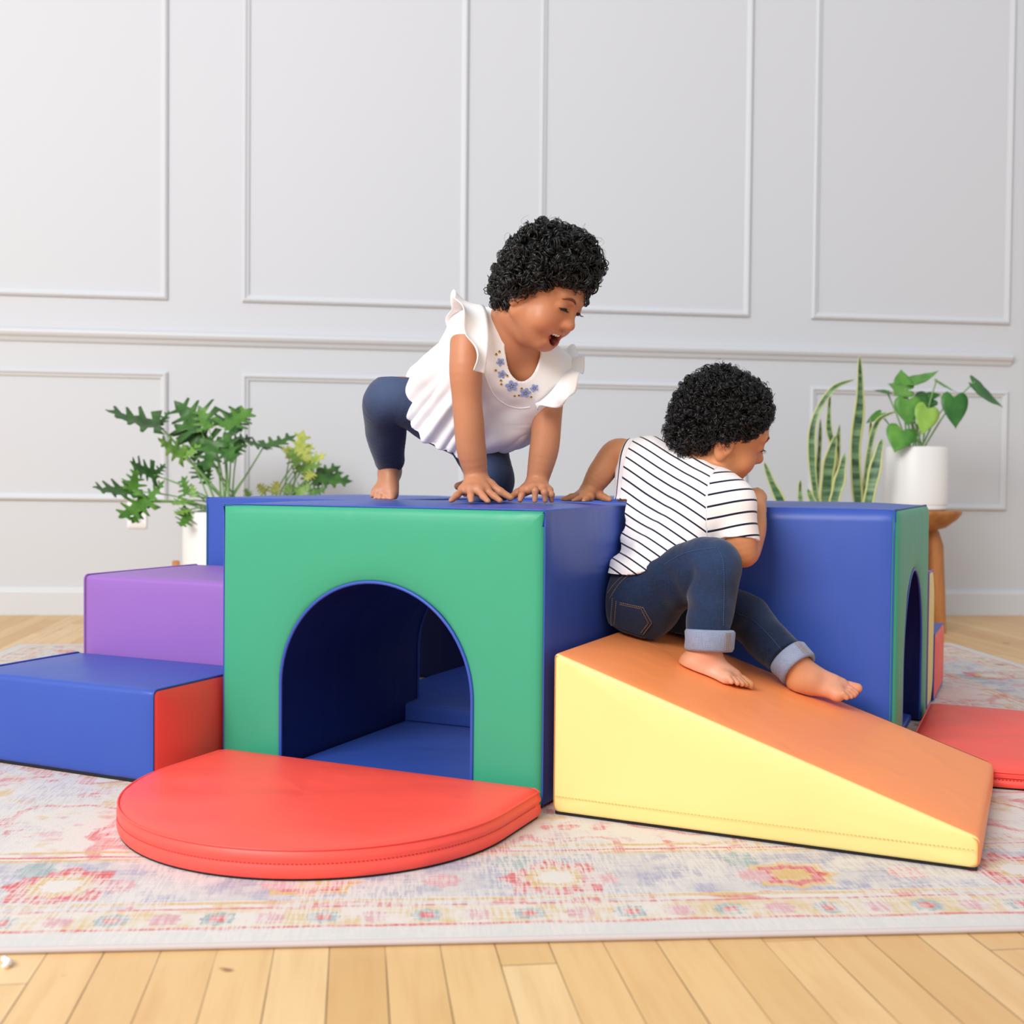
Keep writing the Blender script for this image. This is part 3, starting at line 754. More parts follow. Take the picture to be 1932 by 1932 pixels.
# wall socket, and a scrap on the floor
sp, oz = .520, .383
oc = wall_pt(sp, oz)
so_ = empty('wall_outlet', oc, math.atan2(WD[1], WD[0]))
WHT = simple('white_plastic', (240, 240, 242), .35, .5); GRY = simple('socket_slot_grey', (120, 118, 120), .6, .3)
mb = MB(); loop = round_poly([(-.037, -.058), (.037, -.058), (.037, .058), (-.037, .058)], .006, 4)
mb.grid(np.array([[(a * s, -o, b_ * s) for a, b_ in loop] for s, o in ((1, 0), (1, .004), (.96, .006), (.5, .0065), (.01, .0065))]), cv=True); mb.build('cover_plate', WHT, so_, sharp=40)
for dz in (-.022, .022):
    mb = MB(); lp = round_poly([(-.016, -.014), (.016, -.014), (.016, .014), (-.016, .014)], .008, 4)
    mb.grid(np.array([[(a * s, -o, b_ * s + dz) for a, b_ in lp] for s, o in ((1, .006), (.97, .009), (.01, .0092))]), cv=True); r_ = mb.build('receptacle', WHT, so_)
    mb = MB()
    for dx in (-.006, .006): mb.box((dx - .001, -.0098, dz - .002), (dx + .001, -.009, dz + .006))
    mb.build('slot', GRY, r_, smooth=False)
tag(so_, 'white wall socket under the grey panel moulding, behind the split-leaf plant', 'wall socket')
sc0 = at(10, 1803, 1.262); sc0[2] = FLZ
mb = MB()
pts = [(-.006, .014, .004), (-.004, .006, .006), (.003, .002, .004), (.0045, -.006, .0055), (.001, -.010, .0035)]
mb.tube(smooth_path(pts, 20), np.r_[np.linspace(.0022, .0036, 10), np.linspace(.0036, .002, len(smooth_path(pts, 20)) - 10)], 8)
scrap = mb.build('paper_scrap', simple('white_scrap', (244, 243, 242), .8, .2)); scrap.location = sc0
tag(scrap, 'tiny white scrap lying on the wooden floor by the rug edge', 'scrap')

# ------------------------------------------------------------------ figures: smooth implicit surfaces, meshed as one skin
class Field:
    def __init__(s, lo, hi, h):
        s.lo = np.array(lo, float); s.h = h; s.n = np.ceil((np.array(hi) - s.lo) / h).astype(int) + 1
        s.f = np.full(tuple(s.n), 1.0, np.float32)
    def _sub(s, lo, hi):
        a = np.clip(np.floor((np.array(lo) - s.lo) / s.h).astype(int), 0, s.n); b = np.clip(np.ceil((np.array(hi) - s.lo) / s.h).astype(int) + 1, 0, s.n)
        sl = tuple(slice(int(i), int(j)) for i, j in zip(a, b))
        ax = [(s.lo[i] + s.h * np.arange(a[i], b[i])).astype(np.float32) for i in range(3)]
        return sl, ax[0][:, None, None], ax[1][None, :, None], ax[2][None, None, :]
    def comb(s, sl, d, k, sub=False):
        a = s.f[sl]
        if a.size == 0: return
        if sub:
            hh = np.maximum(k - np.abs(-a - d), 0) / k; r = -(np.minimum(-a, d) - hh * hh * k * .25)
        else:
            hh = np.maximum(k - np.abs(a - d), 0) / k; r = np.minimum(a, d) - hh * hh * k * .25
        s.f[sl] = r
    def cap(s, a, b, ra, rb=None, k=.01, sub=False):
        a, b = np.array(a, float), np.array(b, float); rb = ra if rb is None else rb
        m_ = max(ra, rb) + k + 2 * s.h
        sl, X, Y, Z = s._sub(np.minimum(a, b) - m_, np.maximum(a, b) + m_)
        ab = b - a; L2 = float(ab @ ab) + 1e-12
        t_ = np.clip(((X - a[0]) * ab[0] + (Y - a[1]) * ab[1] + (Z - a[2]) * ab[2]) / L2, 0, 1)
        d = np.sqrt((X - a[0] - t_ * ab[0]) ** 2 + (Y - a[1] - t_ * ab[1]) ** 2 + (Z - a[2] - t_ * ab[2]) ** 2) - (ra + (rb - ra) * t_)
        s.comb(sl, d.astype(np.float32), k, sub)
    def chain(s, pts, rs, k=.012, n=26):
        """smooth tapered limb through the joints, joined to the rest once"""
        P = smooth_path(pts, n); m0 = max(2, n // (len(pts) - 1)); r_ = []
        for i in range(len(pts) - 1): r_ += list(rs[i] + (rs[i + 1] - rs[i]) * (lambda q_: q_ * q_ * (3 - 2 * q_))(np.linspace(0, 1, m0, endpoint=False)))
        r_.append(rs[-1]); m_ = max(rs) + k + 2 * s.h
        sl, X, Y, Z = s._sub(P.min(0) - m_, P.max(0) + m_); best = None
        for a, b, ra, rb in zip(P[:-1], P[1:], r_[:-1], r_[1:]):
            ab = b - a; L2 = float(ab @ ab) + 1e-12
            t_ = np.clip(((X - a[0]) * ab[0] + (Y - a[1]) * ab[1] + (Z - a[2]) * ab[2]) / L2, 0, 1)
            d = (np.sqrt((X - a[0] - t_ * ab[0]) ** 2 + (Y - a[1] - t_ * ab[1]) ** 2 + (Z - a[2] - t_ * ab[2]) ** 2) - (ra + (rb - ra) * t_)).astype(np.float32)
            best = d if best is None else np.minimum(best, d)
        s.comb(sl, best, k)
    def twin(s):
        o = Field.__new__(Field); o.lo, o.h, o.n = s.lo, s.h, s.n; o.f = np.full(tuple(s.n), 1.0, np.float32); return o
    def join(s, o, k=.008):
        s.comb((slice(None),) * 3, o.f, k)
    def ell(s, c, rad, R=None, k=.01, sub=False):
        c = np.array(c, float); rad = np.array(rad, float); R = np.eye(3) if R is None else R   # columns = axes
        m_ = rad.max() + k + 2 * s.h
        sl, X, Y, Z = s._sub(c - m_, c + m_)
        X, Y, Z = X - c[0], Y - c[1], Z - c[2]
        q_ = [(X * R[0, i] + Y * R[1, i] + Z * R[2, i]) for i in range(3)]
        k0 = np.sqrt(sum((q_[i] / rad[i]) ** 2 for i in range(3))); k1 = np.sqrt(sum((q_[i] / rad[i] ** 2) ** 2 for i in range(3))) + 1e-6
        s.comb(sl, (k0 * (k0 - 1) / k1).astype(np.float32), k, sub)
    def cut(s, p0, n, lo=None, hi=None):
        """keep the side the normal points to"""
        n = np.array(n, float); n /= np.linalg.norm(n); p0 = np.array(p0, float)
        lo = s.lo if lo is None else lo; hi = s.lo + s.h * s.n if hi is None else hi
        sl, X, Y, Z = s._sub(lo, hi)
        d = (X - p0[0]) * n[0] + (Y - p0[1]) * n[1] + (Z - p0[2]) * n[2]
        s.f[sl] = np.maximum(s.f[sl], -d)
    def shell(s, t_):
        s.f = np.maximum(s.f, -(s.f + t_))
    def mesh(s, relax=2):
        """surface nets"""
        f = s.f; f[0] = f[-1] = 1; f[:, 0] = f[:, -1] = 1; f[:, :, 0] = f[:, :, -1] = 1
        ins = f < 0
        cnt = np.zeros(tuple(np.array(ins.shape) - 1), np.int8)
        for dx in (0, 1):
            for dy in (0, 1):
                for dz in (0, 1):
                    cnt += ins[dx:ins.shape[0] - 1 + dx, dy:ins.shape[1] - 1 + dy, dz:ins.shape[2] - 1 + dz]
        I = np.argwhere((cnt > 0) & (cnt < 8)); del cnt
        idx = np.full(tuple(np.array(ins.shape) - 1), -1, np.int32); idx[I[:, 0], I[:, 1], I[:, 2]] = np.arange(len(I))
        cv = {}
        for c in [(x_, y_, z_) for x_ in (0, 1) for y_ in (0, 1) for z_ in (0, 1)]:
            cv[c] = f[I[:, 0] + c[0], I[:, 1] + c[1], I[:, 2] + c[2]]
        acc = np.zeros((len(I), 3)); num = np.zeros(len(I))
        for c in cv:
            for ax in range(3):
                if c[ax] == 0:
                    e_ = list(c); e_[ax] = 1; a, b_ = cv[c], cv[tuple(e_)]
                    m_ = (a < 0) != (b_ < 0)
                    t_ = np.where(m_, a / np.where(m_, a - b_, 1), 0)
                    p = np.tile(np.array(c, float), (len(I), 1)); p[:, ax] = t_
                    acc += p * m_[:, None]; num += m_
        V = s.lo + s.h * (I + acc / num[:, None])
        quads = []
        for ax in range(3):
            o1, o2 = [(1, 2), (2, 0), (0, 1)][ax]
            sA = [slice(1, -1)] * 3; sB = [slice(1, -1)] * 3; sA[ax] = slice(0, -1); sB[ax] = slice(1, None)
            A_, B_ = ins[tuple(sA)], ins[tuple(sB)]
            E = np.argwhere(A_ != B_); flip = A_[E[:, 0], E[:, 1], E[:, 2]]
            off = np.array([1, 1, 1]); off[ax] = 0; E = E + off
            def cell(d1, d2):
                q_ = E.copy(); q_[:, o1] -= d1; q_[:, o2] -= d2; return idx[q_[:, 0], q_[:, 1], q_[:, 2]]
            Q = np.stack([cell(1, 1), cell(0, 1), cell(0, 0), cell(1, 0)], 1)
            Q[~flip] = Q[~flip][:, ::-1]; quads.append(Q)
        Q = np.concatenate(quads)
        for _ in range(relax):
            acc = np.zeros_like(V); num = np.zeros(len(V))
            for i in range(4):
                a, b_ = Q[:, i], Q[:, (i + 1) % 4]
                for c in range(3):
                    acc[:, c] += np.bincount(a, V[b_, c], len(V)) + np.bincount(b_, V[a, c], len(V))
                num += np.bincount(a, minlength=len(V)) + np.bincount(b_, minlength=len(V))
            V = V * .5 + acc / num[:, None] * .5
        return V, Q

def vnormals(V, Q):
    n = np.cross(V[Q[:, 2]] - V[Q[:, 0]], V[Q[:, 3]] - V[Q[:, 1]]); N = np.zeros_like(V)
    for i in range(4):
        for c in range(3): N[:, c] += np.bincount(Q[:, i], n[:, c], len(V))
    return N / (np.linalg.norm(N, axis=1)[:, None] + 1e-12)

def np_object(name, V, Q, mat_, parent=None, attrs=None):
    me = bpy.data.meshes.new(name); V = np.asarray(V, np.float32); Q = np.asarray(Q, np.int32); k = Q.shape[1]
    me.vertices.add(len(V)); me.vertices.foreach_set('co', V.ravel())
    me.loops.add(Q.size); me.loops.foreach_set('vertex_index', Q.ravel())
    me.polygons.add(len(Q)); me.polygons.foreach_set('loop_start', np.arange(0, Q.size, k, dtype=np.int32))
    me.update(calc_edges=True); me.polygons.foreach_set('use_smooth', np.ones(len(Q), bool))
    for nm, (typ, data) in (attrs or {}).items():
        a = me.attributes.new(nm, typ, 'POINT'); a.data.foreach_set('color' if 'COLOR' in typ else 'value', np.asarray(data, np.float32).ravel())
    me.materials.append(mat_); o = bpy.data.objects.new(name, me); C.objects.link(o)
    if parent: o.parent = parent
    return o

def sn(P, f, seed=0):
    """cheap smooth noise from crossed sines"""
    r = np.random.RandomState(seed); out = np.zeros(len(P))
    for _ in range(6):
        d = r.normal(size=3); d /= np.linalg.norm(d); out += np.sin(P @ d * f * r.uniform(.7, 1.5) + r.uniform(0, 6.28))
    return out / 6

def unit(v): v = np.array(v, float); return v / np.linalg.norm(v)
def frame3(f, up):
    f = unit(f); r = unit(np.cross(f, up)); u = np.cross(r, f); return np.stack([r, f, u], 1)    # columns right, forward, up

def head_prims(F, c, R, s=1.0, mouth=False, back=.085, by=-.012):
    L = lambda x, y, z: c + R @ (np.array([x, y, z]) * s)
    E = lambda p, r, k=.01, sub=False: F.ell(L(*p), np.array(r) * s, R, k * s, sub)
    K = lambda a, b, ra, rb, k=.008, sub=False: F.cap(L(*a), L(*b), ra * s, rb * s, k * s, sub)
    E((0, by, .022), (.070, back, .074)); E((0, .026, .012), (.058, .052, .056), .02)
    E((0, .028, -.034), (.055, .050, .056), .025)
    for sx in (-1, 1):
        E((sx * .033, .050, -.037), (.027, .024, .025), .018)                  # cheek
        K((sx * .050, .005, -.045), (sx * .018, .058, -.076), .020, .014, .02)  # jaw
        E((sx * .029, .081, .006), (.016, .012, .011), .010, True)             # socket
        E((sx * .029, .0655, .004), (.0165, .0125, .0120), .005)               # lid over the eye
        K((sx * .010, .078, .021), (sx * .040, .066, .022), .006, .005, .012)  # brow
        K((sx * .0095, .0815, -.0255), (sx * .0115, .0805, -.0290), .0075, .0070, .006)
        E((sx * .0055, .090, -.0345), (.0028, .005, .0022), .003, True)        # nostril
        # ear
        E((sx * .0705, -.006, -.014), (.0075, .0175, .0265), .006); E((sx * .0775, -.003, -.014), (.005, .0105, .0175), .004, True)
        E((sx * .073, -.004, -.034), (.006, .009, .009), .005); E((sx * .0735, -.012, -.010), (.0045, .006, .010), .003)
        E((sx * .070, .006, -.018), (.006, .005, .007), .005)                   # tragus
    E((0, .060, -.079), (.018, .015, .014), .016)                              # chin
    K((0, .074, .006), (0, .0865, -.021), .0062, .0088, .012); E((0, .0885, -.0245), (.0105, .0090, .0085), .007)
    K((0, .020, -.070), (0, -.02, -.06), .035, .04, .02)
    if mouth:
        K((-.019, .070, -.0475), (0, .0795, -.0505), .0048, .0055, .010); K((.019, .070, -.0475), (0, .0795, -.0505), .0048, .0055, .010)   # upper lip
        for sx in (-1, 1):
            K((sx * .0245, .063, -.0475), (sx * .017, .069, -.067), .0050, .0060, .008); K((sx * .017, .069, -.067), (0, .0735, -.0745), .0060, .0066, .008)
            E((sx * .040, .050, -.036), (.020, .018, .018), .014)                  # laughing cheeks
        E((0, .072, -.0585), (.0225, .026, .0110), .004, True); E((0, .074, -.064), (.0150, .026, .0085), .004, True)
    else:
        K((-.013, .074, -.0515), (.013, .074, -.0515), .0055, .0055, .008); K((-.010, .0735, -.059), (.010, .0735, -.059), .0060, .0060, .008)
        K((-.020, .0785, -.0550), (.020, .0785, -.0550), .0016, .0016, .003, True)

def hand_prims(F, wrist, knuckles, tips, mids, rw=.017, thumb=None, rf=.0056, back=None):
    for kn in knuckles: F.cap(wrist, kn, rw * .78, .0092, .007)
    for i in range(len(knuckles) - 1): F.cap(knuckles[i], knuckles[i + 1], .0085, .0085, .006)
    for kn, md, tp in zip(knuckles, mids, tips):
        F.cap(kn, md, rf * 1.22, rf * 1.08, .0035); F.cap(md, tp, rf * 1.08, rf * .88, .003)
    if thumb is not None:
        F.cap(wrist, thumb[0], rw * .72, .0095, .007); F.cap(thumb[0], thumb[1], .0092, .0072, .005); F.cap(thumb[1], thumb[2], .0072, .0058, .004)

def foot_prims(F, heel, ankle, d, n, big, s=1.0, r_ank=.020, curl=0.0):
    d = unit(d); n = unit(np.array(n) - d * np.dot(n, d)); sd = np.cross(d, n); sd = sd if np.dot(sd, big) > 0 else -sd
    P = lambda a, b_, c_: heel + (d * a + sd * b_ + n * c_) * s
    F.cap(heel, P(.012, 0, 0), .0200 * s, .0195 * s, .01)
    F.cap(P(0, 0, .0), P(.074, .013, -.003), .018 * s, .0145 * s, .012); F.cap(P(0, 0, -.002), P(.066, -.014, -.006), .017 * s, .0120 * s, .012)
    F.cap(ankle, P(.012, 0, .008), r_ank, .021 * s, .014); F.cap(ankle, P(.056, .008, .004), r_ank * .85, .0125 * s, .014)
    F.cap(P(.07, .013, -.004), P(.063, -.018, -.008), .012 * s, .0105 * s, .008)
    for (x0, y0, x1, y1, r0, r1) in ((.076, .017, .103, .0145, .0086, .0082), (.078, .0035, .0985, .0020, .0052, .0050), (.075, -.0065, .0935, -.0085, .0050, .0048), (.070, -.0155, .0865, -.0175, .0047, .0045), (.064, -.0235, .0775, -.0255, .0046, .0045)):
        md = P((x0 + x1) / 2, (y0 + y1) / 2, -.0035 + curl * .4); tp = P(x1, y1, -.0085 + (curl if y0 > .01 else curl * .3))
        F.cap(P(x0, y0, -.005), md, r0 * s, r0 * .95 * s, .0035); F.cap(md, tp, r0 * .95 * s, r1 * 1.08 * s, .0012)

def curls(n, pts, nrm, rad, tube, turns=(1.3, 2.5), P=20, seed=0, strands=1):
    """n ringlets at pts: numpy batch of small helical tubes -> verts, quads"""
    r = np.random.RandomState(seed)
    a = r.normal(size=(n, 3)); a /= np.linalg.norm(a, axis=1)[:, None]
    ax = a + nrm * r.uniform(-.3, .3, (n, 1)); ax /= np.linalg.norm(ax, axis=1)[:, None]
    e1 = np.cross(ax, r.normal(size=(n, 3))); e1 /= np.linalg.norm(e1, axis=1)[:, None]; e2 = np.cross(ax, e1)
    R0 = r.uniform(rad[0], rad[1], (n, 1, 1)); tr = r.uniform(turns[0], turns[1], (n, 1)) * 2 * np.pi
    t_ = np.linspace(0, 1, P)[None]; th = (tr * t_)[..., None]
    Rt = R0 * (1 - .35 * t_[..., None] * r.uniform(0, 1, (n, 1, 1)))
    pitch = r.uniform(.8, 2.4, (n, 1, 1)) * R0
    radial = np.cos(th) * e1[:, None] + np.sin(th) * e2[:, None]
    c = pts[:, None] + radial * Rt + ax[:, None] * (t_[..., None] - .5) * pitch
    tb = r.uniform(tube[0], tube[1], (n, 1, 1)) * (1 - .55 * np.abs(2 * t_[..., None] - 1) ** 3)
    out_v, out_q = [], []
    for st in range(strands):
      cs = c + (r.normal(size=(n, 1, 3)) * tb * 1.5 + radial * r.normal(size=(n, 1, 1)) * tb * 1.2 if strands > 1 else 0)
      ring = []
      for ph in (0, 2.094, 4.189): ring.append(cs + tb * (math.cos(ph) * radial + math.sin(ph) * ax[:, None] * 1.25))
      out_v.append(np.stack(ring, 2).reshape(-1, 3))
    V = np.concatenate(out_v); n = n * strands
    i = np.arange(n)[:, None, None] * P * 3; j = np.arange(P - 1)[None, :, None] * 3; k = np.arange(3)[None, None]
    k2 = (k + 1) % 3
    Q = np.stack([i + j + k, i + j + k2, i + j + 3 + k2, i + j + 3 + k], -1).reshape(-1, 4)
    return V, Q

def hair(root, rt, c, R, s, line, thick, n, rad, tube, mat_, seed=0, cap=.55, stray=30, back=.085, by=-.012, strands=1):
    """line(phi) = hairline height in head units at angle phi from the face; thick(direction) = depth of the curls"""
    r = np.random.RandomState(seed); cen = np.array([0, by, .022]); ell = np.array([.070, back, .074])
    def edge(d):
        p = cen + d * ell; ph = np.arctan2(np.abs(p[:, 0]), p[:, 1]); return p[:, 2] - line(ph)
    pts, nr = [], []
    while len(pts) < n:
        d = r.normal(size=(4000, 3)); d /= np.linalg.norm(d, axis=1)[:, None]
        e_ = edge(d); keep = e_ > 0
        p = cen + d[keep] * ell; nn = d[keep] / ell; nn /= np.linalg.norm(nn, axis=1)[:, None]
        p[:, 2] -= .034 * np.clip(-d[keep][:, 1], 0, 1) * np.clip(.25 - d[keep][:, 2], 0, 1)
        T = thick(d[keep]) * np.clip(.35 + e_[keep] / .05, 0, 1)
        o_ = T * r.uniform(.12, 1.0, len(p)) ** .75
        pts.extend(p + nn * o_[:, None]); nr.extend(nn)
    pts, nr = np.array(pts[:n]), np.array(nr[:n])
    V, Q = curls(n, pts, nr, rad, tube, seed=seed, strands=strands)
    # cap that closes the scalp under the curls
    nu, nv = 90, 60; th = np.linspace(0, 2 * np.pi, nu, endpoint=False); ps = np.linspace(.001, 2.6, nv)
    d = np.stack([np.sin(ps)[None] * np.sin(th)[:, None], np.sin(ps)[None] * np.cos(th)[:, None], np.cos(ps)[None] * np.ones(nu)[:, None]], -1).reshape(-1, 3)
    e_ = edge(d); nn = d / ell; nn /= np.linalg.norm(nn, axis=1)[:, None]
    off = thick(d) * cap * np.clip(e_ / .035, 0, 1) ** .7 + .004 * sn(d, 14, 3) * np.clip(e_ / .03, 0, 1) + np.clip(e_ * .4, -.012, .0015)
    cv = cen + d * ell + nn * off[:, None]; base = len(V)
    qq = []
    for i in range(nu):
        for j in range(nv - 1):
            q_ = (i * nv + j, ((i + 1) % nu) * nv + j, ((i + 1) % nu) * nv + j + 1, i * nv + j + 1)
            if min(e_[k_] for k_ in q_) > -.010: qq.append([base + k_ for k_ in q_])
    V = np.concatenate([V, cv]); Q = np.concatenate([Q, np.array(qq)])
    # a few loose strands standing off
    if stray:
        k_ = r.choice(n, stray); V2, Q2 = curls(stray, pts[k_] + nr[k_] * rad[1] * .9, nr[k_], (rad[1] * .6, rad[1] * 1.2), (tube[0] * .35, tube[0] * .5), (1.0, 1.7), 20, seed + 1)
        Q = np.concatenate([Q, Q2 + len(V)]); V = np.concatenate([V, V2])
    Wd = c + (V * s) @ R.T - rt
    return np_object('hair', Wd, Q, mat_, root)

def ray_to(bv, px, py):
    d = unit(CF + CR * (px - 966) / FPX - CU * (py - 966) / FPX)
    h = bv.ray_cast(Vector(CAM), Vector(d)); return (np.array(h[0]), np.array(h[1])) if h[0] else (None, None)
def bvh_of(V, Q): return BVHTree.FromPolygons([Vector(v) for v in V], Q.tolist())

def face_line(mb, bv, c, R, s, pts, r, lift=.0004, n=16):
    """tube laid on the face along (x, z) points in head units"""
    out = []
    for x_, z_ in smooth_path([(a, b_, 0) for a, b_ in pts], n)[:, :2]:
        o_ = c + R @ (np.array([x_, .16, z_]) * s); h = bv.ray_cast(Vector(o_), Vector(-R[:, 1]))
        if h[0]: out.append(np.array(h[0]) + R[:, 1] * lift)
    if len(out) > 2:
        k = len(out); mb.tube(out, r * (1 - .75 * np.abs(np.linspace(-1, 1, k)) ** 2.5), 6)
    return out

# ---- materials for the figures
def skin_mat(name):
    t = NT(name); a = t.node('ShaderNodeAttribute'); a.attribute_name = 'tint'
    co = t.coord(); nz = t.noise(co, 60, 3, .6)
    t.color(t.mix(t.math('MULTIPLY', nz, .12), a.outputs['Color'], lin((120, 66, 44)), 'MULTIPLY'))
    t.set(.46, .35, sss=.12); t.bump(t.noise(co, 900, 2, .5), .05, .001); return t.m
SKIN = skin_mat('child_skin')
HAIR = NT('black_curly_hair'); HAIR.color(lin((9, 8, 8))); HAIR.set(.27, .6); HAIR = HAIR.m
BROW = simple('dark_brow_hair', (112, 68, 48), .8, .1); LASH = simple('black_lash', (22, 16, 14), .5, .4)
EYE = simple('dark_eye', (30, 18, 14), .12, .6); EYEW = simple('eye_white', (225, 215, 208), .2, .5); TOOTH = simple('milk_teeth', (244, 238, 226), .25, .5)
def cloth_mat(name, rgb, sc=900, rough=.85):
    t = NT(name); co = t.coord(); t.color(lin(rgb)); t.set(rough, .15, sheen=.15)
    t.bump(t.math('ADD', t.noise(co, sc, 2, .6), t.math('MULTIPLY', t.noise(co, 40, 3, .5), .8)), .18, .0015); return t.m
WHITE = cloth_mat('white_cotton', (240, 238, 238))
def denim(name, a, b_, fade=.5):
    t = NT(name); co = t.coord()
    w1 = t.noise(t.scale(co, (700, 700, 90)), 1.0, 2.0, .6); w2 = t.noise(t.scale(co, (90, 90, 900)), 1.0, 2.0, .6); big = t.noise(co, 13, 3, .55)
    ft = t.node('ShaderNodeAttribute'); ft.attribute_name = 'fade'
    f_ = t.math('ADD', t.math('MULTIPLY', w1, .45), t.math('MULTIPLY', w2, .45))
    f_ = t.math('ADD', t.math('SUBTRACT', f_, .18), t.math('ADD', t.math('MULTIPLY', t.math('SUBTRACT', big, .5), .5), t.math('MULTIPLY', ft.outputs['Fac'], fade)))
    t.color(t.mix(f_, lin(a), lin(b_))); t.set(.85, .15, sheen=.2); t.bump(t.math('ADD', w1, w2), .25, .001); return t.m
DENIM = denim('dark_denim', (12, 20, 40), (46, 68, 106)); LEGG = denim('navy_denim_knit', (20, 25, 44), (66, 80, 112), .95)
CUFF = denim('inside_out_denim', (110, 120, 146), (176, 184, 204), .2)
THREAD = simple('tan_thread', (168, 128, 84), .8, .1); THREADB = simple('blue_thread', (74, 96, 134), .8, .1)

def tint(V, base, patches):
    col = np.tile(np.array(lin(base)), (len(V), 1))
    for c, r_, rgb, a in patches:
        w_ = np.clip(1 - np.linalg.norm(V - c, axis=1) / r_, 0, 1); w_ = (w_ * w_ * (3 - 2 * w_) * a)[:, None]; col[:, :3] = col[:, :3] * (1 - w_) + np.array(lin(rgb)[:3]) * w_
    return col

# ------------------------------------------------------------------ the girl on the tunnel
rt = W3(-.17, .25, H + .006); girl = empty('person', rt)
tag(girl, 'laughing child in white ruffled blouse and navy leggings crawling on top of the blue tunnel', 'person')
gc = at(1022, 551, 2.035); gR = frame3((.73, -.40, -.55), (.47, -.25, .83)); gs = .90
a_ = lambda x, y, Y: at(x, y, Y)
neck = a_(962, 636, 2.115); chR, chL = a_(908, 655, 2.115), a_(1012, 712, 2.16); hpR, hpL = a_(828, 772, 2.27), a_(890, 802, 2.33)
shR, shL = a_(884, 622, 2.075), a_(1050, 705, 2.15)
gtop = at(1033, 395, 2.0)[2]
F = Field((-.36, 1.90, .462), (.20, 2.52, gtop), .0019)
head_prims(F, gc, gR, gs, mouth=True, back=.078, by=-.004)
F.cap(gc + gR @ np.array([0, -.018, -.05]), neck, .034, .036, .02)
for a, b_, ra, rb in ((chR, chL, .050, .050), (chR, hpR, .052, .058), (chL, hpL, .052, .058), (hpR, hpL, .060, .060), (neck, chR, .040, .045), (neck, chL, .040, .045), (neck, (hpR + hpL) / 2, .05, .06)): F.cap(a, b_, ra, rb, .03)
F.cap(chR, shR, .036, .031, .02); F.cap(chL, shL, .036, .031, .02)
# near arm, straight down to a spread hand
wR = a_(899, 900, 2.095)
F.chain([shR, a_(879, 690, 2.06), a_(881, 753, 2.065), a_(885, 800, 2.07), a_(889, 846, 2.08), wR], [.0305, .0295, .0265, .0268, .0265, .0205], .012)
kn = [a_(874, 924, 2.065), a_(888, 924, 2.055), a_(903, 925, 2.052), a_(917, 924, 2.06)]
tp = [a_(851, 944.5, 2.03), a_(889, 946, 2.02), a_(921, 946, 2.02), a_(944, 945, 2.03)]
md = [a_(862, 935, 2.045), a_(888, 937, 2.035), a_(912, 937, 2.033), a_(932, 936, 2.043)]
hand_prims(F, wR, kn, tp, md, .020, (a_(925, 915, 2.08), a_(944, 928, 2.07), a_(964, 939, 2.065)))
# far arm
wL = a_(1013, 910, 2.16)
F.chain([shL, a_(1036, 745, 2.155), a_(1031, 800, 2.155), a_(1027, 845, 2.155), wL], [.031, .0285, .0275, .0272, .0205], .012)
kn = [a_(988, 927, 2.125), a_(1007, 921, 2.12), a_(1022, 922, 2.12), a_(1034, 926, 2.125)]
md = [a_(984, 935, 2.105), a_(1010, 926, 2.095), a_(1027, 929, 2.097), a_(1040, 933, 2.105)]
tp = [a_(981, 944, 2.10), a_(1009, 944.5, 2.095), a_(1029, 944.5, 2.10), a_(1041, 944, 2.11)]
hand_prims(F, wL, kn, tp, md, .020, (a_(992, 922, 2.15), a_(976, 930, 2.14), a_(962, 940, 2.13)))
# legs
knR, anR = a_(738, 752, 2.225), a_(735, 866, 2.36)
F.chain([hpR, knR, a_(728, 808, 2.288), anR], [.056, .040, .034, .0215], .015)
foot_prims(F, a_(737, 886, 2.385), anR, a_(722, 936, 2.32) - a_(735, 886, 2.385), (0, -.75, .65), (1, 0, 0), .98, .0205)
knL = a_(926, 902, 2.235)
F.chain([hpL, knL, a_(915, 915, 2.30), a_(908, 918, 2.37)], [.056, .040, .034, .022], .015)
foot_prims(F, a_(950, 908, 2.39), a_(925, 915, 2.38), a_(856, 930, 2.405) - a_(950, 908, 2.39), (0, 1, .2), (0, 0, 1), .9, .02)
F.cut((0, 0, H + .0078), (0, 0, 1), (-.40, 1.9, .44), (.3, 2.42, .52))
V, Q = F.mesh(); del F
tips_g = [(p, .010, (226, 160, 136), .8) for p in tp]
gl = lambda x, y, z: gc + gR @ (np.array([x, y, z]) * gs)
col = tint(V, (190, 129, 94), [(gl(-.035, .07, -.035), .035, (222, 136, 104), .55), (gl(.035, .07, -.035), .035, (222, 136, 104), .55), (gl(0, .095, -.03), .022, (206, 132, 98), .5),
    (a_(722, 930, 2.3), .05, (222, 158, 128), .8), (wR, .03, (196, 134, 100), .4), (a_(900, 945, 2.03), .03, (214, 148, 118), .6), (a_(1012, 945, 2.08), .03, (214, 148, 118), .6), (a_(700, 930, 2.4), .03, (222, 150, 130), .5)])
LV_ = (V - gc) @ gR / gs
me_ = np.minimum(np.sqrt((LV_[:, 0] / .0225) ** 2 + ((LV_[:, 2] + .0585) / .0110) ** 2), np.sqrt((LV_[:, 0] / .0155) ** 2 + ((LV_[:, 2] + .064) / .0090) ** 2)); fr_ = LV_[:, 1] > .045
def blend(col, m_, rgb):
    m_ = np.clip(m_, 0, 1)[:, None]; col[:, :3] = col[:, :3] * (1 - m_) + np.array(lin(rgb)[:3]) * m_
blend(col, fr_ * np.clip((1.50 - me_) / .3, 0, 1) * np.clip((-.050 - LV_[:, 2]) / .012, .25, 1) * .8, (190, 96, 86)); blend(col, fr_ * np.clip((1.04 - me_) / .1, 0, 1), (104, 32, 34))
body = np_object('body', V - rt, Q, SKIN, girl, {'tint': ('FLOAT_COLOR', col)})
bv = bvh_of(V, Q)
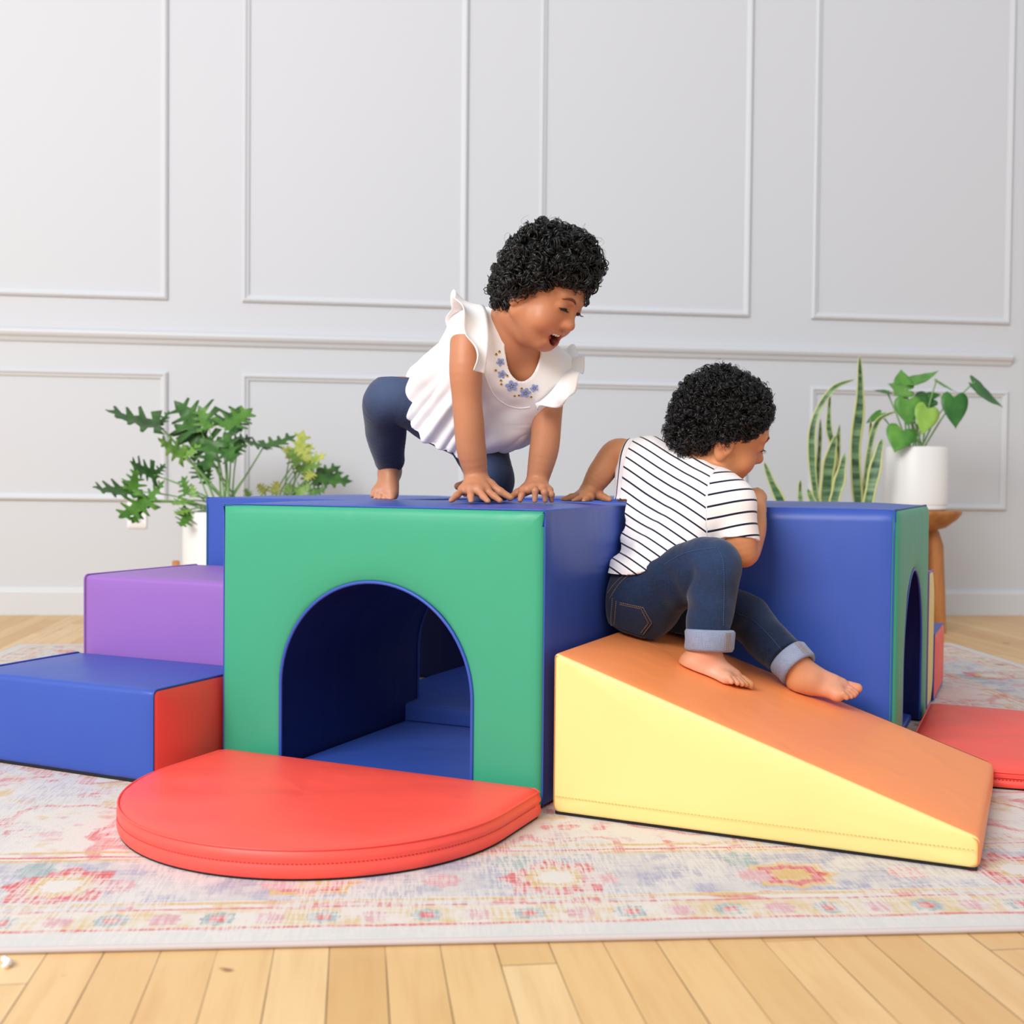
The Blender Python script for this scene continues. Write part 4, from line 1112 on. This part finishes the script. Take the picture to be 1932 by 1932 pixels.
# face
mb = MB()
for sx in (-1, 1): face_line(mb, bv, gc, gR, gs, [(sx * .011, .0165), (sx * .023, .0225), (sx * .035, .0215), (sx * .045, .0160)], .0030, -.0014)
mb.v = [v - rt for v in mb.v]; mb.build('eyebrows', BROW, girl)
mb = MB(); mb2 = MB()
for sx in (-1, 1):
    up_ = face_line(mb, bv, gc, gR, gs, [(sx * .0165, -.0035), (sx * .024, .0015), (sx * .033, .0020), (sx * .043, -.0010)], .0015, .0004)
    face_line(mb2, bv, gc, gR, gs, [(sx * .019, -.0030), (sx * .026, -.0012), (sx * .033, -.0010), (sx * .039, -.0020)], .0024, -.0002)
    for q_ in np.linspace(.25, .95, 7):
        p = up_[int(q_ * (len(up_) - 1))]; mb.tube([p, p + gR[:, 1] * .004 - gR[:, 2] * .002 + gR[:, 0] * sx * .002 * q_, p + gR[:, 1] * .008 - gR[:, 2] * .0005 + gR[:, 0] * sx * .004 * q_], [.0005, .0004, .0002], 4)
mb.v = [v - rt for v in mb.v]; mb.build('eyelashes', LASH, girl); mb2.v = [v - rt for v in mb2.v]; mb2.build('eyes', EYE, girl)
mb = MB()
for x_ in (-.0105, -.0038, .0038, .0105):
    pr = [gl(x_, .0735 - 20 * x_ * x_, -.0485), gl(x_, .0745 - 20 * x_ * x_, -.0520), gl(x_ * .98, .0742 - 20 * x_ * x_, -.0545)]
    mb.tube([p - rt for p in pr], [.0032, .0032, .0022], 8)
mb.build('teeth', TOOTH, girl)
mb = MB(); mb.tube([gl(0, .044, -.063) - rt, gl(0, .056, -.0665) - rt, gl(0, .064, -.0680) - rt], [.010, .0095, .006], 12); mb.build('tongue', simple('tongue_pink', (176, 84, 84), .4, .4), girl)
def hl_g(ph): return np.interp(ph, [0, .5, .9, 1.25, 1.6, 2.0, 2.5, 3.2], [.052, .045, .031, .006, -.022, -.050, -.064, -.068])
hair(girl, rt, gc, gR, gs, hl_g, lambda d: .026 + .016 * np.clip(d[:, 2], 0, 1) + .009 * np.clip(d[:, 1], -.6, 1) + .006 * sn(d, 8, 4), 2300, (.0050, .0110), (.0004, .0009), HAIR, 11, .5, 60, .078, -.004, 3)
# fringe ringlets over the brow and beside the ear
mb = MB(); rr = random.Random(5)
for (x_, z_, y_, ln, k_) in ((.036, .047, .070, .012, 2), (.024, .052, .077, .014, 2), (.004, .055, .081, .026, 1), (-.012, .055, .080, .028, 5), (-.020, .053, .077, .030, 6), (-.030, .050, .072, .032, 5), (-.040, .045, .064, .028, 4), (-.050, .038, .054, .026, 3),
  (.056, .024, .046, .014, 3), (.066, .006, .034, .018, 3), (.071, -.006, .020, .024, 4), (.073, -.016, .008, .026, 4), (.073, -.014, -.002, .022, 3), (-.064, .016, .036, .026, 2)):
    for q_ in range(k_):
        r0 = rr.uniform(.0030, .0058); p0 = np.array([x_ + rr.uniform(-.004, .004), y_ + .005 + rr.uniform(0, .003), z_ + rr.uniform(-.002, .004)]); ph = rr.uniform(0, 6.28); tn = rr.uniform(1.4, 2.6)
        el = rr.uniform(.5, 1.1); l_ = ln * rr.uniform(.7, 1.15); sk = rr.uniform(-.006, .006)
        side = x_ > .053 or x_ < -.06; pts = []
        for s_ in np.linspace(0, 1, 44):
            wv = r0 * math.cos(ph + tn * 6.28 * s_); wz = p0[2] - l_ * s_ + .7 * r0 * math.sin(ph + 1.2 + tn * 6.28 * s_); lift = .0022 + .002 * el * (1 + math.sin(ph + tn * 6.28 * s_)) + .006 * (1 - s_)
            dl = np.array([-math.copysign(1, x_), 0, 0]) if side else np.array([0, -1.0, 0])
            o_ = np.array([math.copysign(.2, x_), y_ - .012 + wv + sk * s_, wz]) if side else np.array([p0[0] + wv + sk * s_, .2, wz])
            h = bv.ray_cast(Vector(gl(*o_)), Vector(gR @ dl))
            if h[0] and h[3] < .25: pts.append(np.array(h[0]) - gR @ dl * lift - rt)
        if len(pts) > 8: mb.tube(pts, np.linspace(.0010, .0005, len(pts)) * rr.uniform(.7, 1.2), 5)
mb.build('forehead_hair', HAIR, girl)

# leggings
ax_t = unit(neck - (hpR + hpL) / 2)
F = Field((-.36, 2.0, .480), (.10, 2.50, .72), .0022)
for a, b_, ra, rb in ((hpR, hpL, .064, .064), (hpR, hpR + ax_t * .05, .062, .06), (hpL, hpL + ax_t * .05, .062, .06)): F.cap(a, b_, ra, rb, .02)
F.chain([hpR, knR, a_(728, 808, 2.288), anR], [.063, .0465, .0405, .031], .012)
F.chain([hpL, knL, a_(916, 914, 2.30), a_(909, 918, 2.36)], [.061, .0445, .038, .032], .012)
hem_n = unit(knR - anR); F.cut(a_(727, 846, 2.335), hem_n, a_(680, 900, 2.5) - .02, a_(775, 790, 2.1) + .02)
F.cut((0, 0, H + .0085), (0, 0, 1))
Vl, Ql = F.mesh(1); del F
Nl = vnormals(Vl, Ql); Vl = Vl + Nl * (sn(Vl, 90, 2) * .0012 + sn(Vl * np.array([1, 1, .4]), 190, 5) * .0006)[:, None]
fade = np.clip(1 - np.linalg.norm(Vl - a_(735, 735, 2.17), axis=1) / .085, 0, 1) + np.clip(1 - np.linalg.norm(Vl - a_(905, 880, 2.19), axis=1) / .06, 0, 1)
leg_o = np_object('leggings', Vl - rt, Ql, LEGG, girl, {'fade': ('FLOAT', fade)})

# blouse
F = Field((-.24, 1.95, .545), (.14, 2.46, .90), .0021)
nb = neck - ax_t * .01
for a, b_, ra, rb in ((chR, chL, .059, .058), (neck, chR, .046, .054), (neck, chL, .044, .052)): F.cap(a, b_, ra, rb, .03)
F.cap(chR, shR, .046, .036, .02); F.cap(chL, shL, .046, .036, .02)
hc_ = a_(866, 776, 2.25)
F.cap((chR + chL) / 2 - ax_t * .015, hc_ - ax_t * .03, .072, .104, .04); F.cap(chR, a_(835, 745, 2.24), .058, .080, .03); F.cap(chL, a_(950, 800, 2.22), .055, .055, .03); F.cap(chL, a_(975, 800, 2.19), .045, .034, .03)
F.cut(hc_ - ax_t * .012, ax_t + np.array([.0, -.12, .10]))
F.shell(.0065)
# scoop neck
nc = a_(986, 640, 2.08); ex_ = unit(CR * .93 + np.array([0, .25, 0])); ez_ = unit(CU * 1 - CR * .12); en_ = np.cross(ex_, ez_)
sl, X, Y, Z = F._sub(nc - .13, nc + .13)
qx_ = (X - nc[0]) * ex_[0] + (Y - nc[1]) * ex_[1] + (Z - nc[2]) * ex_[2]; qz_ = (X - nc[0]) * ez_[0] + (Y - nc[1]) * ez_[1] + (Z - nc[2]) * ez_[2]; qn_ = (X - nc[0]) * en_[0] + (Y - nc[1]) * en_[1] + (Z - nc[2]) * en_[2]
wz = np.where(qz_ > 0, .11, .074); cutd = np.maximum((np.sqrt((qx_ / .036) ** 2 + (qz_ / wz) ** 2) - 1) * .034, -qn_ * np.sign(en_ @ -CF) - .055)
F.f[sl] = np.maximum(F.f[sl], -cutd.astype(np.float32))
Vb, Qb = F.mesh(2); del F
Nb = vnormals(Vb, Qb); rel = Vb - neck; hgt = -(rel @ ax_t); e1 = unit(np.cross(ax_t, CF)); e2 = np.cross(ax_t, e1)
ang = np.arctan2(rel @ e1, rel @ e2); pl_ = np.clip((hgt - .068) / .06, 0, 1)
Vb = Vb + Nb * (pl_ * (.0042 * np.sin(ang * 17 + 2.2 * np.sin(ang * 3)) + .0045 * np.sin(ang * 8 + 1)) + .0030 * sn(Vb, 50, 8) + .0014 * sn(Vb, 120, 9))[:, None]
blouse = np_object('blouse', Vb - rt, Qb, WHITE, girl)
bvb = bvh_of(Vb, Qb)
def ruffle(seam, outer, waves, amp, name='ruffle_sleeve'):
    S, O_ = smooth_path([a_(*p) for p in seam], 60), smooth_path([a_(*p) for p in outer], 60); k = min(len(S), len(O_)); S, O_ = S[:k], O_[:k]
    rows = []
    for t_ in np.linspace(0, 1, 12):
        P = S * (1 - t_) + O_ * t_; tg = np.gradient(P, axis=0); nn = np.cross(tg, O_ - S); nn /= np.linalg.norm(nn, axis=1)[:, None] + 1e-9
        q_ = np.linspace(0, 1, k); rows.append(P + nn * (amp * t_ ** 1.3 * np.sin(q_ * waves * 6.28) + .010 * math.sin(t_ * 2.6))[:, None])
    mb = MB(); mb.grid(np.array(rows) - rt); o = mb.build(name, WHITE, girl); so = o.modifiers.new('thickness', 'SOLIDIFY'); so.thickness = .0016
ruffle([(866, 668, 2.15), (878, 620, 2.13), (896, 580, 2.10), (914, 578, 2.05), (921, 612, 2.02), (921, 660, 2.015), (914, 705, 2.02)], [(848, 652, 2.11), (842, 608, 2.08), (846, 566, 2.05), (862, 545, 2.02), (874, 585, 1.995), (893, 640, 1.99), (909, 694, 2.0)], 4.2, .008)
ruffle([(1062, 664, 2.18), (1066, 690, 2.14), (1056, 715, 2.11), (1036, 742, 2.10), (1012, 762, 2.11)], [(1078, 660, 2.20), (1103, 682, 2.15), (1094, 718, 2.10), (1068, 762, 2.085), (1014, 774, 2.10)], 4.6, .009)
# embroidery laid on the blouse
def on_blouse(px, py):
    p, n_ = ray_to(bvb, px, py); return p, n_
LIL = simple('lilac_blue_embroidery', (150, 166, 214), .8, .1); LIL2 = simple('dark_blue_embroidery', (84, 96, 156), .8, .1); GOLD = simple('mustard_embroidery', (208, 164, 76), .8, .1); DKB = simple('dark_brown_embroidery', (66, 52, 44), .8, .1)
def disc(mb, p, n_, e_, f_, a, b_, lift):
    k = 10; ring = [p + n_ * lift + e_ * a * math.cos(t_) + f_ * b_ * math.sin(t_) for t_ in np.arange(k) * 2 * math.pi / k]
    mb.add([p + n_ * (lift + .0004)] + ring, [(0, i + 1, (i + 1) % k + 1) for i in range(k)])
for (px, py, sz) in ((944, 683, .0075), (947, 706, .0080), (965, 728, .0115), (991, 741, .0105), (1008, 732, .0080)):
    p, n_ = on_blouse(px, py)
    if p is None: continue
    e_ = unit(np.cross(n_, [0, 0, 1])); f_ = np.cross(n_, e_); p = p - rt
    mb, mb2 = MB(), MB()
    for k in range(5):
        t_ = k * 1.2566 + px; dv = e_ * math.cos(t_) + f_ * math.sin(t_); tv = np.cross(n_, dv)
        disc(mb, p + dv * sz * .55, n_, dv, tv, sz * .5, sz * .36, .0009); disc(mb2, p + dv * sz * .28, n_, dv, tv, sz * .24, sz * .06, .0014)
    fl = mb.build('embroidered_flower', LIL, girl, fix=False); mb2.build('flower_center', LIL2, fl, fix=False)
    mb = MB(); disc(mb, p, n_, e_, f_, sz * .15, sz * .15, .002); mb.build('flower_eye', GOLD, fl, fix=False)
for (px, py) in ((936, 669), (942, 664), (935, 699), (957, 709), (945, 718), (984, 733), (971, 747), (979, 746), (1002, 749), (946, 725)):
    p, n_ = on_blouse(px, py)
    if p is None: continue
    e_ = unit(np.cross(n_, [0, 0, 1])); f_ = np.cross(n_, e_); p = p - rt
    mb = MB(); disc(mb, p, n_, e_, f_, .0026, .0022, .0009); bd = mb.build('embroidered_bud', GOLD, girl, fix=False)
    mb = MB(); disc(mb, p - f_ * .0014, n_, e_, f_, .0012, .0012, .0014); mb.build('bud_dot', DKB, bd, fix=False)
# gathered yoke seam
mb = MB()
sm = [ray_to(bvb, x_, y_)[0] for x_, y_ in smooth_path([(914, 705, 0), (930, 742, 0), (952, 762, 0), (978, 770, 0), (1000, 768, 0)], 30)[:, :2]]
sm = [p - rt for p in sm if p is not None]
if len(sm) > 3: mb.tube(sm, .0011, 6); mb.build('yoke_seam', WHITE, girl)

# ------------------------------------------------------------------ the boy on the ramp
rt = W3(.12, .28, .235); boy = empty('person', rt)
def clear_blocks(F, g=.0, gz=.0):
    """rest against the tunnels and the ramp without sinking in"""
    sl, X, Y, Z = F._sub(F.lo, F.lo + F.h * F.n); U_ = (X - OS[0]) * US[0] + (Y - OS[1]) * US[1]; V_ = (X - OS[0]) * VS[0] + (Y - OS[1]) * VS[1]
    F.f = np.maximum(F.f, -np.maximum(U_ - (.0085 + g), Z - (H + .0085 + gz)).astype(np.float32))
    F.f = np.maximum(F.f, -np.maximum(np.maximum((DB - .0085 - g) - V_, Z - (H + .0085 + gz)), .02 - U_).astype(np.float32))
    F.f = np.maximum(F.f, (ramp_z(U_) + .0075 + gz - Z).astype(np.float32))
tag(boy, 'small child in striped shirt and rolled jeans sitting on the orange ramp', 'person')
bc = at(1366, 812, 2.165); bR = frame3((.90, .13, -.37), (.33, -.30, .88)); bs = .95
neck = a_(1318, 893, 2.185); chR, chL = a_(1345, 955, 2.11), a_(1232, 892, 2.24); hpR, hpL = a_(1212, 1128, 2.115), a_(1180, 1118, 2.235)
shR, shL = a_(1380, 950, 2.085), a_(1212, 866, 2.245)
F = Field((.05, 1.86, .085), (.72, 2.42, at(1356, 680, 2.1)[2]), .0019)
head_prims(F, bc, bR, bs, mouth=False)
F.cap(bc + bR @ np.array([0, -.018, -.05]), neck, .034, .038, .02)
for a, b_, ra, rb in ((chR, chL, .052, .052), (chR, hpR, .054, .056), (chL, hpL, .054, .056), (hpR, hpL, .058, .058), (neck, chR, .04, .045), (neck, chL, .04, .045)): F.cap(a, b_, ra, rb, .03)
F.cap(chR, shR, .036, .032, .02); F.cap(chL, shL, .036, .032, .02)
# arm over the wall
elR = a_(1403, 1043, 2.075); wr = a_(1426, 962, 2.165)
F.chain([shR, a_(1392, 1000, 2.07), elR, a_(1417, 1004, 2.115), wr], [.032, .0305, .0265, .0265, .0195], .012)
kn = [a_(1418, 934, 2.195), a_(1426, 932, 2.20), a_(1433, 934, 2.205), a_(1437, 940, 2.205)]
md = [a_(1421, 927, 2.22), a_(1429, 926, 2.225), a_(1435, 929, 2.23), a_(1438, 936, 2.23)]
tp = [a_(1424, 934, 2.245), a_(1430, 934, 2.25), a_(1436, 936, 2.25), a_(1439, 941, 2.25)]
hand_prims(F, wr, kn, tp, md, .0185, (a_(1414, 950, 2.185), a_(1416, 938, 2.20), a_(1420, 930, 2.215)))
# arm reaching back to the tunnel top
elL = a_(1163, 856, 2.265); wl = a_(1112, 926, 2.275)
F.chain([shL, a_(1188, 862, 2.255), elL, a_(1137, 888, 2.27), wl], [.033, .0315, .0285, .0265, .0190], .014)
kn = [a_(1094, 934, 2.285), a_(1096, 936, 2.265), a_(1103, 938, 2.25), a_(1112, 938, 2.245)]
md = [a_(1078, 937, 2.295), a_(1080, 940, 2.262), a_(1092, 942, 2.238), a_(1106, 942, 2.228)]
tp = [a_(1061, 943, 2.295), a_(1066, 944.5, 2.255), a_(1082, 946, 2.225), a_(1101, 946.5, 2.21)]
hand_prims(F, wl, kn, tp, md, .0185, (a_(1128, 934, 2.27), a_(1140, 939, 2.26), a_(1150, 943, 2.25)))
# legs
knR, anR = a_(1347, 1064, 2.00), a_(1330, 1232, 1.985)
F.chain([hpR, a_(1290, 1085, 2.055), knR, a_(1343, 1130, 1.998), anR], [.054, .045, .037, .034, .0235], .015)
dfoot = a_(1398, 1284, 1.955) - a_(1303, 1256, 1.985)
foot_prims(F, a_(1305, 1252, 1.99), anR, dfoot, (.3, 0, .95), (0, 1, 0), .98, .0235)
knL, anL = a_(1398, 1160, 2.19), a_(1500, 1256, 2.060)
F.chain([hpL, a_(1330, 1150, 2.20), knL, a_(1445, 1205, 2.118), anL], [.052, .043, .036, .032, .0225], .015)
foot_prims(F, a_(1508, 1284, 2.055), anL, a_(1625, 1303, 2.05) - a_(1508, 1284, 2.055), (.25, -.25, .93), (0, 1, .5), 1.03, .0225, .006)
clear_blocks(F, .008)
V, Q = F.mesh(); del F
bl = lambda x, y, z: bc + bR @ (np.array([x, y, z]) * bs)
col = tint(V, (204, 138, 94), [(bl(.036, .065, -.035), .045, (226, 138, 98), .6), (bl(-.036, .065, -.035), .04, (226, 138, 98), .6), (bl(0, .095, -.03), .02, (220, 140, 112), .6), (elR, .03, (208, 122, 84), .5),
    (a_(1340, 1270, 1.96), .075, (234, 172, 146), .9), (a_(1560, 1285, 2.07), .09, (234, 168, 140), .9), (a_(1610, 1305, 2.05), .03, (236, 150, 126), .6), (bl(.075, -.006, -.014), .03, (208, 132, 96), .7), (bl(.079, .002, -.012), .010, (110, 60, 40), .8)])
LV_ = (V - bc) @ bR / bs
blend(col, (np.abs(LV_[:, 2] + .055) < .0075) * (np.abs(LV_[:, 0]) < .017) * (LV_[:, 1] > .066) * .6, (190, 92, 84))
body = np_object('body', V - rt, Q, SKIN, boy, {'tint': ('FLOAT_COLOR', col)})
bv = bvh_of(V, Q)
mb = MB()
for sx in (-1, 1): face_line(mb, bv, bc, bR, bs, [(sx * .012, .0205), (sx * .024, .0265), (sx * .036, .0250), (sx * .043, .0200)], .0021, -.0006)
mb.v = [v - rt for v in mb.v]; mb.build('eyebrows', BROW, boy)
mb, mb2 = MB(), MB()
for sx in (-1, 1):
    up_ = face_line(mb, bv, bc, bR, bs, [(sx * .0165, -.0005), (sx * .024, .0030), (sx * .033, .0025), (sx * .042, -.0015)], .0013, .0004)
    face_line(mb2, bv, bc, bR, bs, [(sx * .020, -.0015), (sx * .027, -.0005), (sx * .034, -.0010), (sx * .038, -.0015)], .0016, -.0003)
    for q_ in np.linspace(.2, .95, 7):
        p = up_[int(q_ * (len(up_) - 1))]; mb.tube([p, p + bR[:, 1] * .004 - bR[:, 2] * .002 + bR[:, 0] * sx * .001, p + bR[:, 1] * .0075 - bR[:, 2] * .001 + bR[:, 0] * sx * .002], [.0005, .0004, .0002], 4)
mb.v = [v - rt for v in mb.v]; mb.build('eyelashes', LASH, boy); mb2.v = [v - rt for v in mb2.v]; mb2.build('eyes', EYE, boy)
def hl_b(ph): return np.interp(ph, [0, .45, .8, 1.15, 1.5, 1.9, 2.3, 2.7, 3.2], [.056, .050, .034, .012, .004, -.020, -.056, -.080, -.090])
hair(boy, rt, bc, bR, bs, hl_b, lambda d: .018 + .006 * np.clip(d[:, 2], 0, 1) + .005 * np.clip(-d[:, 1], 0, 1) + .006 * sn(d, 9, 2), 3000, (.0034, .0066), (.00035, .0007), HAIR, 21, .06, 120, strands=2)
# a curl falling over the ear
mb = MB(); rr = random.Random(8)
for k in range(9):
    p0 = np.array([.080 + rr.uniform(-.002, .003), -.010 + rr.uniform(-.012, .008), .006]); r0 = rr.uniform(.0025, .004); ph = rr.uniform(0, 6); ln = rr.uniform(.012, .026)
    mb.tube([bl(*(p0 + np.array([r0 * math.cos(ph + 12 * s_) * .6, r0 * math.sin(ph + 12 * s_), -ln * s_]))) - rt for s_ in np.linspace(0, 1, 24)], .0005, 4)
mb.build('ear_hair', HAIR, boy)

# jeans
F = Field((.02, 1.90, .13), (.56, 2.34, .48), .0022)
pv = a_(1196, 1128, 2.175)
for a, b_, ra, rb in ((hpR, hpL, .066, .066), (a_(1205, 1148, 2.12), a_(1180, 1145, 2.235), .060, .060), (pv, a_(1190, 1100, 2.18), .072, .062), (hpR, a_(1212, 1100, 2.13), .062, .052), (hpL, a_(1180, 1108, 2.23), .058, .048)): F.cap(a, b_, ra, rb, .025)
F.chain([hpR, a_(1290, 1085, 2.055), knR, a_(1343, 1130, 1.998), anR], [.066, .054, .0450, .0420, .0350], .016)
F.chain([hpL, a_(1330, 1150, 2.20), knL, a_(1445, 1205, 2.118), anL], [.062, .051, .0440, .0400, .0320], .016)
F.cut(a_(1339, 1194, 1.988), unit(knR - anR), (a_(1270, 0, 1.99)[0], 1.88, .1), (a_(1395, 0, 1.99)[0], 2.055, a_(0, 1160, 1.99)[2]))
F.cut(a_(1484, 1241, 2.073), unit(knL - anL), (a_(1445, 0, 2.1)[0], 1.98, .1), (.6, 2.25, a_(0, 1195, 2.1)[2]))
clear_blocks(F, .006, .002)
Vj, Qj = F.mesh(1); del F
Nj = vnormals(Vj, Qj)
dk = np.linalg.norm(Vj - a_(1310, 1100, 2.0), axis=1); w_ = np.clip(1 - dk / .09, 0, 1)
fold = np.sin((Vj @ unit(CR * .8 + CU * .5)) * 190 + 2 * sn(Vj, 30, 1)) * .0032 * w_ + .0028 * sn(Vj, 55, 4) + .0013 * sn(Vj * np.array([1, 1, .5]), 130, 6)
dl = np.linalg.norm(Vj - a_(1400, 1165, 2.15), axis=1); fold += np.sin((Vj @ unit(CR * .7 - CU * .7)) * 170) * .0028 * np.clip(1 - dl / .08, 0, 1)
Vj = Vj + Nj * fold[:, None]
fade = np.clip(1 - np.linalg.norm(Vj - a_(1352, 1050, 1.96), axis=1) / .09, 0, 1) * .9 + np.clip(1 - np.linalg.norm(Vj - a_(1340, 1140, 1.95), axis=1) / .07, 0, 1) * .4 + np.clip(1 - np.linalg.norm(Vj - a_(1425, 1150, 2.12), axis=1) / .06, 0, 1) * .5
jeans = np_object('jeans', Vj - rt, Qj, DENIM, boy, {'fade': ('FLOAT', fade)}); bvj = bvh_of(Vj, Qj)
def cuff(p0, p1, r0, r1, name='cuff'):
    ax = unit(p1 - p0); e1 = unit(np.cross(ax, [0, 1, 0])); e2 = np.cross(ax, e1); L = np.linalg.norm(p1 - p0)
    prof = [(r0 - .006, .004), (r0 - .001, 0), (r0 + .003, .001), (r0 + .0055, .005), (r0 + .0045, L * .5), (r1 + .0055, L - .005), (r1 + .003, L), (r1 - .002, L - .001), (r1 - .005, L - .008), (r1 - .005, .006)]
    ph = np.arange(40) * 2 * math.pi / 40
    rows = [[p0 + ax * z + (e1 * math.cos(a) + e2 * math.sin(a)) * (r + .0008 * math.sin(3 * a + z * 90)) - rt for a in ph] for r, z in prof]
    mb = MB(); mb.grid(np.array(rows), cv=True); c_ = mb.build(name, CUFF, jeans); me = c_.data
    mb = MB()   # the seam band on the outside
    for off in (-.004, .0, .004):
        best = max(ph, key=lambda a: np.dot(e1 * math.cos(a) + e2 * math.sin(a), -CF * .8 + CR * .55)); a = best + off / r0
        dashes(mb, [p0 + ax * z + (e1 * math.cos(a) + e2 * math.sin(a)) * (r0 + (r1 - r0) * z / L + .0062) - rt for z in (.003, L - .003)], .0035, .0024, .0006)
    mb.build('seam_stitching', THREAD, c_)
cuff(a_(1339, 1187, 1.988), a_(1338, 1228, 1.985), .0375, .0365)
cuff(a_(1484, 1238, 2.073), a_(1508, 1263, 2.053), .0335, .0325)
# back pocket laid on the jeans
def patch(poly, name, mat_, parent, lift=.0014, n=12):
    (p00, p10, p11, p01) = [np.array(p, float) for p in poly]; rows = []
    for i in range(n):
        row = []
        for j in range(n):
            s_, t_ = i / (n - 1), j / (n - 1); q_ = (p00 * (1 - s_) + p10 * s_) * (1 - t_) + (p01 * (1 - s_) + p11 * s_) * t_
            p, n_ = ray_to(bvj, *q_); row.append(p + n_ * lift - rt if p is not None else None)
        rows.append(row)
    ok = [p for r in rows for p in r if p is not None]
    if len(ok) < n * n: rows = [[p if p is not None else min(ok, key=lambda k: abs(k[0])) for p in r] for r in rows]
    mb = MB(); mb.grid(np.array(rows)); o = mb.build(name, mat_, parent, fix=False); so = o.modifiers.new('thickness', 'SOLIDIFY'); so.thickness = .0012; return o
pk = [(1156, 1127), (1214, 1144), (1214, 1198), (1152, 1181)]
PK = denim('pocket_denim', (18, 26, 48), (48, 66, 100))
def pouch(outline, name):
    """five-sided pocket: fan of rings on the denim"""
    cx, cy = np.mean(outline, 0); rings = []
    lp = densify(np.array(outline, float), 4.0)
    for s_ in (1, .96, .9, .7, .45, .2, .01):
        row = []
        for x_, y_ in lp:
            p, n_ = ray_to(bvj, cx + (x_ - cx) * s_, cy + (y_ - cy) * s_); row.append(p + n_ * (.0002 if s_ == 1 else .0016) - rt if p is not None else np.zeros(3))
        rings.append(row)
    mb = MB(); mb.grid(np.array(rings), cv=True); return mb.build(name, PK, jeans, fix=False)
pocket = pouch([(1155, 1126), (1170, 1136), (1215, 1144), (1231, 1174), (1213, 1200), (1152, 1180)], 'back_pocket')
def stitch(name, lines, mat_, parent, lift=.0018, step=.0034, ln=.0024, w=.0005):
    mb = MB()
    for l in lines:
        P = []
        for x_, y_ in smooth_path([(a, b_, 0) for a, b_ in l], 24)[:, :2]:
            p, n_ = ray_to(bvj, x_, y_)
            if p is not None: P.append(p + n_ * lift - rt)
        if len(P) > 2: dashes(mb, P, step, ln, w)
    mb.build(name, mat_, parent)
stitch('pocket_stitching', [[(1157, 1129), (1153, 1178)], [(1164, 1134), (1160, 1180)], [(1171, 1137), (1214, 1146)], [(1214, 1146), (1229, 1174)], [(1229, 1174), (1212, 1197)], [(1210, 1148), (1223, 1174)], [(1223, 1174), (1208, 1194)], [(1170, 1140), (1210, 1148)]], THREAD, pocket, .0024)
stitch('side_seam', [[(1252, 1066), (1290, 1045), (1330, 1036), (1354, 1034)], [(1354, 1034), (1364, 1060), (1366, 1110), (1364, 1182)], [(1392, 1158), (1420, 1170), (1450, 1198), (1476, 1228)]], THREADB, jeans, .0008, .0036, .003, .0005)
stitch('waist_stitching', [[(1196, 1078), (1170, 1100), (1150, 1130)], [(1192, 1074), (1165, 1096), (1146, 1120)]], THREAD, jeans, .0008)

# striped shirt
ax_t = unit(neck - (hpR + hpL) / 2)
F = Field((.09, 1.96, .36), (.52, 2.38, .62), .0021)
nk = neck + np.array([0, 0, -.012])
for a, b_, ra, rb in ((chR, chL, .060, .060), (chR, hpR, .061, .074), (chL, hpL, .060, .074), (nk, chR, .042, .052), (nk, chL, .044, .054), (hpR, hpL, .074, .074), (nk, (hpR + hpL) / 2, .055, .07)): F.cap(a, b_, ra, rb, .03)
F.cap(chR, shR, .050, .0385, .02); F.cap(chL, shL, .046, .0360, .02)
armR = unit(a_(1396, 1022, 2.07) - shR); armL = unit(a_(1180, 862, 2.262) - shL)
T = F.twin(); T.cap(shR, a_(1394, 1040, 2.07), .0400, .0400, .012); T.cut(a_(1396, 1021, 2.07), -armR + CR * .22); F.join(T, .012)
T = F.twin(); T.cap(shL, a_(1170, 862, 2.262), .0370, .0375, .012); T.cut(a_(1187, 866, 2.255), -armL + CU * .05); F.join(T, .012); del T
F.cut(a_(1165, 1078, 2.17), (-.26, .0, .97))
clear_blocks(F, .004, .004); F.shell(.0062)
# neck hole
F.cap(neck - ax_t * .012 + CR * .012, bc, .031, .034, .004, True)
Vs, Qs = F.mesh(2); del F
Ns = vnormals(Vs, Qs); hgt = (Vs - a_(1180, 1090, 2.18)) @ ax_t
low = np.clip(1 - hgt / .15, 0, 1) * np.clip((hgt + .005) / .03, .1, 1)
Vs = Vs + Ns * (low * .0065 * np.sin(hgt * 135 + 2.0 * sn(Vs, 22, 3)) + .0026 * sn(Vs, 48, 5) + .0014 * sn(Vs, 110, 6))[:, None]
# stripe coordinate: along the spine on the trunk, along the arm on the sleeves
axs = unit(CR * .60 + CU * .80); tS = (Vs - hpR) @ axs / .0168 + .35 * sn(Vs, 20, 7)
sR = np.clip((((Vs - shR) @ unit(CR + np.array([0, -.5, 0])) ) + .030) / .004, 0, 1); sLs = np.clip(((Vs - a_(1200, 866, 2.25)) @ armL) / .003, 0, 1)
tR = (Vs - shR) @ armR / .0205 + .25; tL = (Vs - shL) @ armL / .020 + .2
ss = np.where(sR > .5, tR, np.where(sLs > .5, tL, tS))
t = NT('navy_striped_cotton'); at_ = t.node('ShaderNodeAttribute'); at_.attribute_name = 'stripe'; co = t.coord()
fr_ = t.math('FRACT', at_.outputs['Fac']); d_ = t.math('ABSOLUTE', t.math('SUBTRACT', fr_, .5))
ink = t.math('SUBTRACT', 1.0, t.smooth(d_, .075, .098))
t.color(t.mix(ink, lin((242, 234, 232)), lin((26, 30, 52)))); t.set(.85, .15, sheen=.15); t.bump(t.math('ADD', t.noise(co, 900, 2, .6), t.math('MULTIPLY', t.noise(co, 40, 3, .5), .8)), .18, .0015)
shirt = np_object('striped_shirt', Vs - rt, Qs, t.m, boy, {'stripe': ('FLOAT', ss)})
